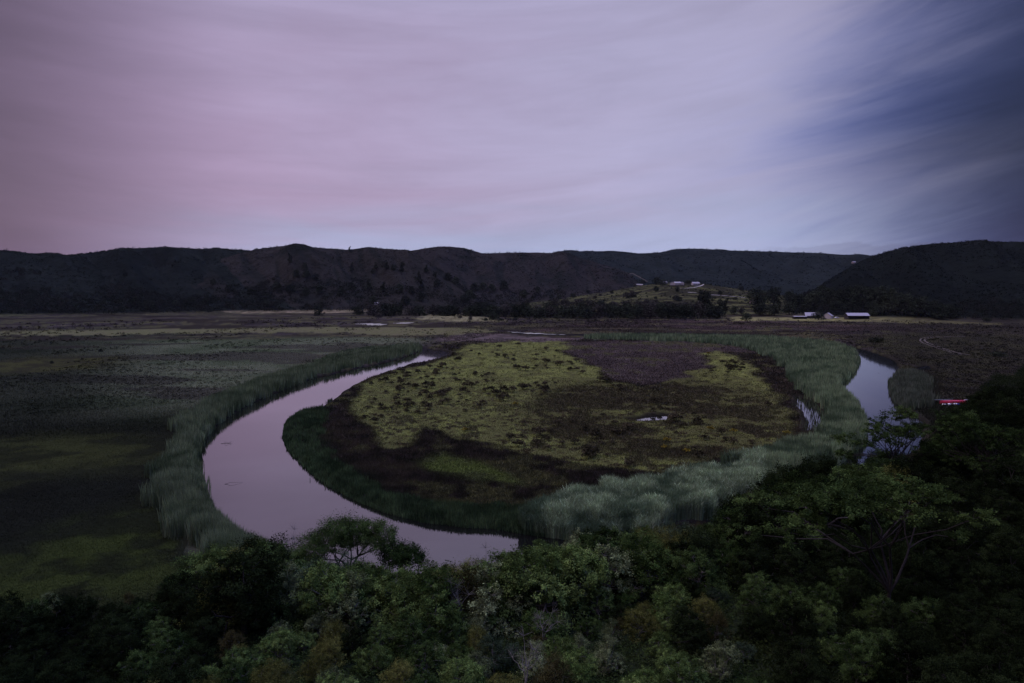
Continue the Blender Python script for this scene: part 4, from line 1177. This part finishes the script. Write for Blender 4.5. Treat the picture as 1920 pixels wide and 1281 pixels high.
def box(bm, x0, x1, y0, y1, z0, z1):
    v_ = [bm.verts.new(p) for p in ((x0,y0,z0),(x1,y0,z0),(x1,y1,z0),(x0,y1,z0),(x0,y0,z1),(x1,y0,z1),(x1,y1,z1),(x0,y1,z1))]
    for f in ((0,3,2,1),(4,5,6,7),(0,1,5,4),(1,2,6,5),(2,3,7,6),(3,0,4,7)): bm.faces.new([v_[i] for i in f])
def bobj(name, bm, m, parent=None):
    bmesh.ops.recalc_face_normals(bm, faces=bm.faces)
    me = bpy.data.meshes.new(name); bm.to_mesh(me); bm.free(); me.materials.append(m)
    o = bpy.data.objects.new(name, me); COL.objects.link(o)
    if parent is not None: o.parent = parent
    return o
def empty(name, loc, rz, label, cat, group=None):
    o = bpy.data.objects.new(name, None); COL.objects.link(o); o.location = loc; o.rotation_euler = (0, 0, rz)
    return tag(o, label, cat, group)

def house(name, px, pb, L, D, wall_h, roof_h, label, rz=0.0, wall=M_WALL, roof=M_ROOF, wins=3, door=True, open_front=False, over=.5, cat='house', group=None, chimney=False, hit0=500):
    """gabled building, ridge along its long side; front faces the river"""
    x, y, z, r = hit(px, pb, hit0)
    t = empty(name, (x, y, z - .2), rz, label, cat, group)
    bm = bmesh.new()
    hx, hy = L / 2, D / 2
    prof = [(-hy, 0), (hy, 0), (hy, wall_h), (0, wall_h + roof_h - .05), (-hy, wall_h)]
    if open_front:
        box(bm, -hx, hx, hy - .2, hy, 0, wall_h); box(bm, -hx, -hx + .2, -hy, hy - .2, 0, wall_h); box(bm, hx - .2, hx, -hy, hy - .2, 0, wall_h)
        for i in range(4):
            cx_ = -hx + .6 + i * (L - 1.2) / 3
            box(bm, cx_ - .12, cx_ + .12, -hy, -hy + .24, 0, wall_h)
    else:
        a = [bm.verts.new((-hx, p[0], p[1])) for p in prof]; b = [bm.verts.new((hx, p[0], p[1])) for p in prof]
        bm.faces.new(a); bm.faces.new(b[::-1])
        for i in range(5): bm.faces.new((a[i], a[(i + 1) % 5], b[(i + 1) % 5], b[i]))
    bobj('wall', bm, wall, t)
    bm = bmesh.new()
    ox, k = hx + over, over / hy
    for sgn in (-1, 1):
        e = sgn * (hy + over); ez = wall_h - k * roof_h + .06
        q = [(-ox, 0, wall_h + roof_h + .06), (ox, 0, wall_h + roof_h + .06), (ox, e, ez), (-ox, e, ez)]
        lo_ = [bm.verts.new(p) for p in q]; hi_ = [bm.verts.new((p[0], p[1], p[2] + .14)) for p in q]
        bm.faces.new(lo_); bm.faces.new(hi_)
        for i in range(4): bm.faces.new((lo_[i], lo_[(i + 1) % 4], hi_[(i + 1) % 4], hi_[i]))
    ro = bobj('roof', bm, roof, t)
    if chimney:
        bm = bmesh.new(); box(bm, hx * .4, hx * .4 + .8, -.4, .4, wall_h + roof_h * .6, wall_h + roof_h + 1.1); bobj('chimney', bm, wall, ro)
    if not open_front:
        for i in range(wins):
            wx = -hx + (i + .7) * L / (wins + .4)
            bm = bmesh.new(); box(bm, wx - .6, wx + .6, -hy - .04, -hy + .05, 1.0, 2.1); bobj('window', bm, M_GLASS, t)
        if door:
            bm = bmesh.new(); box(bm, hx - 1.5, hx - .6, -hy - .05, -hy + .05, .2, 2.2); bobj('door', bm, M_DWALL, t)
    return t
house('barn', 1606, 598, 21, 11, 3.6, 2.6, 'long open-fronted barn with pale zinc roof standing right of the farmhouse', -.1, M_DWALL, open_front=True, cat='barn')
house('farmhouse', 1523, 597, 15, 9, 3.2, 3.2, 'farmhouse with pale zinc roof partly hidden by a dark tree', -.25, M_DWALL, wins=3)
house('farmhouse', 1552, 597, 8, 9, 3.0, 3.0, 'small white-gabled house between the farmhouse and the white car', .9, M_WALL, wins=1, door=False)
house('shed', 1499, 598, 13, 6, 2.6, .5, 'low flat-roofed open shed left of the farmhouse', -.05, M_DWALL, open_front=True, cat='shed')
house('house', 1246, 532, 8, 6, 2.8, 1.6, 'leftmost small white house on the far green terrace', .2, wins=2)
house('house', 1260, 534.5, 8, 7, 3.4, 2.4, 'white gabled house at the left end of the far white row', 1.3, wins=1)
house('house', 1270, 534.5, 12, 7, 3.6, 2.2, 'broad white house with two windows in the middle of the far white row', .1, wins=2, chimney=True)
house('house', 1279, 534, 7, 6, 3.0, 2.2, 'white house with steep gable at the right end of the far white row', 1.2, wins=1)
house('house', 1304, 535, 13, 7, 3.4, 2.4, 'white house standing alone right of the far white row', .15, wins=3, chimney=True)
house('shed', 1199, 536, 14, 7, 2.8, 1.2, 'long low pinkish shed at the left end of the far terrace', .1, M_WALLP, wins=3, cat='shed')
house('cottage', 1410, 569, 6, 6, 3.0, 2.6, 'tiny pinkish cottage with a gable beside the farm trees', 1.0, M_WALLP, M_WALLP, wins=1, cat='cottage')
house('house', 1601, 494, 9, 7, 3.2, 2.0, 'tiny pale house alone high on the far dark hillside', .2, M_WALLP, wins=2, hit0=900)
house('cottage', 706, 571.5, 6, 5, 2.4, 1.4, 'tiny white cottage behind the valley-floor tree row', .2, wins=1, cat='cottage')

def wheel(x, y, r, w_, parent):
    bm = bmesh.new()
    bmesh.ops.create_cone(bm, cap_ends=True, segments=16, radius1=r, radius2=r, depth=w_)
    bmesh.ops.rotate(bm, verts=bm.verts, cent=(0, 0, 0), matrix=Matrix.Rotation(math.pi / 2, 3, 'X'))
    bmesh.ops.translate(bm, verts=bm.verts, vec=(x, y, r)); bobj('wheel', bm, M_RUB, parent)
def car(px, pb, rz, label, paint_):
    x, y, z, r = hit(px, pb, 400)
    t = empty('parked_car', (x, y, z), rz, label, 'car')
    side = [(-2.2,.35),(-2.25,.8),(-1.6,.95),(-.9,1.45),(.7,1.5),(1.4,1.0),(2.15,.85),(2.2,.35)]
    bm = bmesh.new()
    a = [bm.verts.new((p[0], -.85, p[1])) for p in side]; b = [bm.verts.new((p[0], .85, p[1])) for p in side]
    bm.faces.new(a); bm.faces.new(b[::-1])
    for i in range(8): bm.faces.new((a[i], a[(i + 1) % 8], b[(i + 1) % 8], b[i]))
    bobj('body', bm, paint_, t)
    bm = bmesh.new(); box(bm, -.85, .75, -.87, .87, 1.0, 1.36); bobj('window', bm, M_GLASS, t)
    for sx in (-1.35, 1.35):
        for sy in (-.78, .78): wheel(sx, sy, .33, .22, t)
car(1569, 597, .15, 'white car parked on the grass between farmhouse and barn', M_WHITE)

def canoe(px, pb, L, W_, H_, rz, label, m, z_up=0.0, upturned=False):
    x, y, z, r = hit(px, pb, 60)
    t = empty('canoe', (x, y, z + z_up), rz, label, 'canoe')
    n = 22; q = 9; V = []
    for i in range(n + 1):
        s_ = i / n * 2 - 1; wd = W_ / 2 * (1 - abs(s_) ** 2.4) ** .8 + .01; rise = H_ * .35 * abs(s_) ** 3
        for j in range(q):
            th = math.pi * j / (q - 1)
            V.append((s_ * L / 2, -math.cos(th) * wd, H_ + rise - math.sin(th) ** .8 * (H_ + rise * .6)))
    V = np.array(V)
    if upturned: V[:, 2] = H_ * 1.35 - V[:, 2]
    i = (np.arange(n)[:, None] * q + np.arange(q - 1)[None, :]).ravel()
    f = np.stack([i, i + 1, i + q + 1, i + q], 1)
    inner = V * [.985, .93, 1] + [0, 0, .02 if not upturned else -.02]
    mesh_np('hull', np.vstack([V, inner]), np.vstack([f, f[:, ::-1] + len(V)]), m, None, True, parent=t)
    rim = V.reshape(n + 1, q, 3)
    parts = [tube(rim[:, 0], np.full(n + 1, .03), 5), tube(rim[:, -1], np.full(n + 1, .03), 5)]
    v_, fs, _ = join(parts); mesh_np('gunwale', v_, fs, m, None, True, parent=t)
    if not upturned:
        for sx in (-L * .2, L * .2):
            bm = bmesh.new(); box(bm, sx - .12, sx + .12, -W_ * .42, W_ * .42, H_ * .8, H_ * .86); bobj('seat', bm, M_TEAL, t)
    return t
canoe(1787, 759, 7.6, .95, .62, .10, 'long red canoe lying upturned on the bank of the right channel', M_RED, .35, True)
canoe(1764, 755.5, 6.4, .8, .35, .06, 'slim grey-green canoe pulled up behind the red canoe', M_TEAL, .5)
def float_block(px, pb, L, m, label):
    x, y, z, r = hit(px, pb, 60)
    bm = bmesh.new(); bmesh.ops.create_uvsphere(bm, u_segments=16, v_segments=10, radius=.5)
    for v_ in bm.verts:
        c_ = v_.co; c_.x = math.copysign(abs(c_.x * 2) ** .6, c_.x) * L / 2; c_.y = math.copysign(abs(c_.y * 2) ** .6, c_.y) * .35; c_.z = math.copysign(abs(c_.z * 2) ** .6, c_.z) * .25 + .25
    o = bobj('float', bm, m); o.location = (x, y, z + .02)
    o.data.polygons.foreach_set('use_smooth', [True] * len(o.data.polygons))
    return tag(o, label, 'float')
float_block(1770, 761, 1.0, M_WHITE, 'left one of three white floats lying under the red canoe')
float_block(1780, 760.5, 1.1, M_WHITE, 'middle one of three white floats lying under the red canoe')
float_block(1791, 760, 1.2, M_WHITE, 'right one of three white floats beside the blue float')
float_block(1797, 760.5, .6, M_BLUE, 'small blue float under the red canoe')
x, y, z, r = hit(1813, 756, 60)
t = empty('dinghy', (x, y, z + .4), .2, 'small white dinghy at the right end of the red canoe', 'dinghy')
bm = bmesh.new(); bmesh.ops.create_uvsphere(bm, u_segments=20, v_segments=10, radius=.5)
bmesh.ops.delete(bm, geom=[v_ for v_ in bm.verts if v_.co.z > .05], context='VERTS')
for v_ in bm.verts: v_.co.x *= 2.0; v_.co.y *= 1.1; v_.co.z = v_.co.z * .9 + .45
bobj('hull', bm, M_WHITE, t)
bm = bmesh.new(); box(bm, -.12, .12, -.5, .5, .36, .40); bobj('seat', bm, M_TEAL, t)

# fence posts round the farm field
for i in range(12):
    x, y, z, r = hit(1700 + i * 17, 603 + i * .45, 300)
    bm = bmesh.new(); bmesh.ops.create_cone(bm, cap_ends=True, segments=7, radius1=.12, radius2=.09, depth=2.0)
    bmesh.ops.translate(bm, verts=bm.verts, vec=(0, 0, .9)); o = bobj('fence_post', bm, M_DWALL); o.location = (x, y, z)
    tag(o, 'thin dark post in the field edge right of the farm', 'fence post', 'field posts right of the farm')
# sticks and weed lying in the river
for px, py, ln, rz, lb in ((425, 832, 2.2, .1, 'small tangle of twigs floating in the wide left bend'), (438, 907, 2.6, .25, 'thin stick floating in the lower left bend'), (1652, 700, 2.2, 0, 'short stick floating in the right channel')):
    x, y = P(px, py, WZ)
    parts = [tube(curve((-ln / 2, 0, .02), (ln / 2, .2, .03), .02, 6, .05), np.linspace(.03, .01, 6), 5)]
    if 'tangle' in lb:
        for j in range(5): parts.append(tube(curve((rng.uniform(-1, 1), 0, 0), (rng.uniform(-1, 1), rng.uniform(-.5, .5), .35), .1, 5, .1), np.linspace(.02, .008, 5), 4))
    v_, fs, _ = join(parts); o = mesh_np('driftwood', v_, fs, BARK_DARK); o.location = (x, y, WZ); o.rotation_euler = (0, 0, rz)
    tag(o, lb, 'driftwood')

# ------------------------------------------------------------------ evening air
bm = bmesh.new(); box(bm, -3750, 3750, -3750, 3750, -4, 190)
hm = bpy.data.materials.new('haze'); hm.use_nodes = True; X.nt = hm.node_tree; X.nt.nodes.clear()
hv = X.nt.nodes.new('ShaderNodeVolumePrincipled'); hv.inputs['Color'].default_value = (.72, .80, 1.0, 1); hv.inputs['Density'].default_value = 0.000012
ho = X.nt.nodes.new('ShaderNodeOutputMaterial'); X.nt.links.new(hv.outputs[0], ho.inputs['Volume'])
tag(bobj('haze', bm, hm), 'thin bluish evening haze over the valley', kind='stuff')
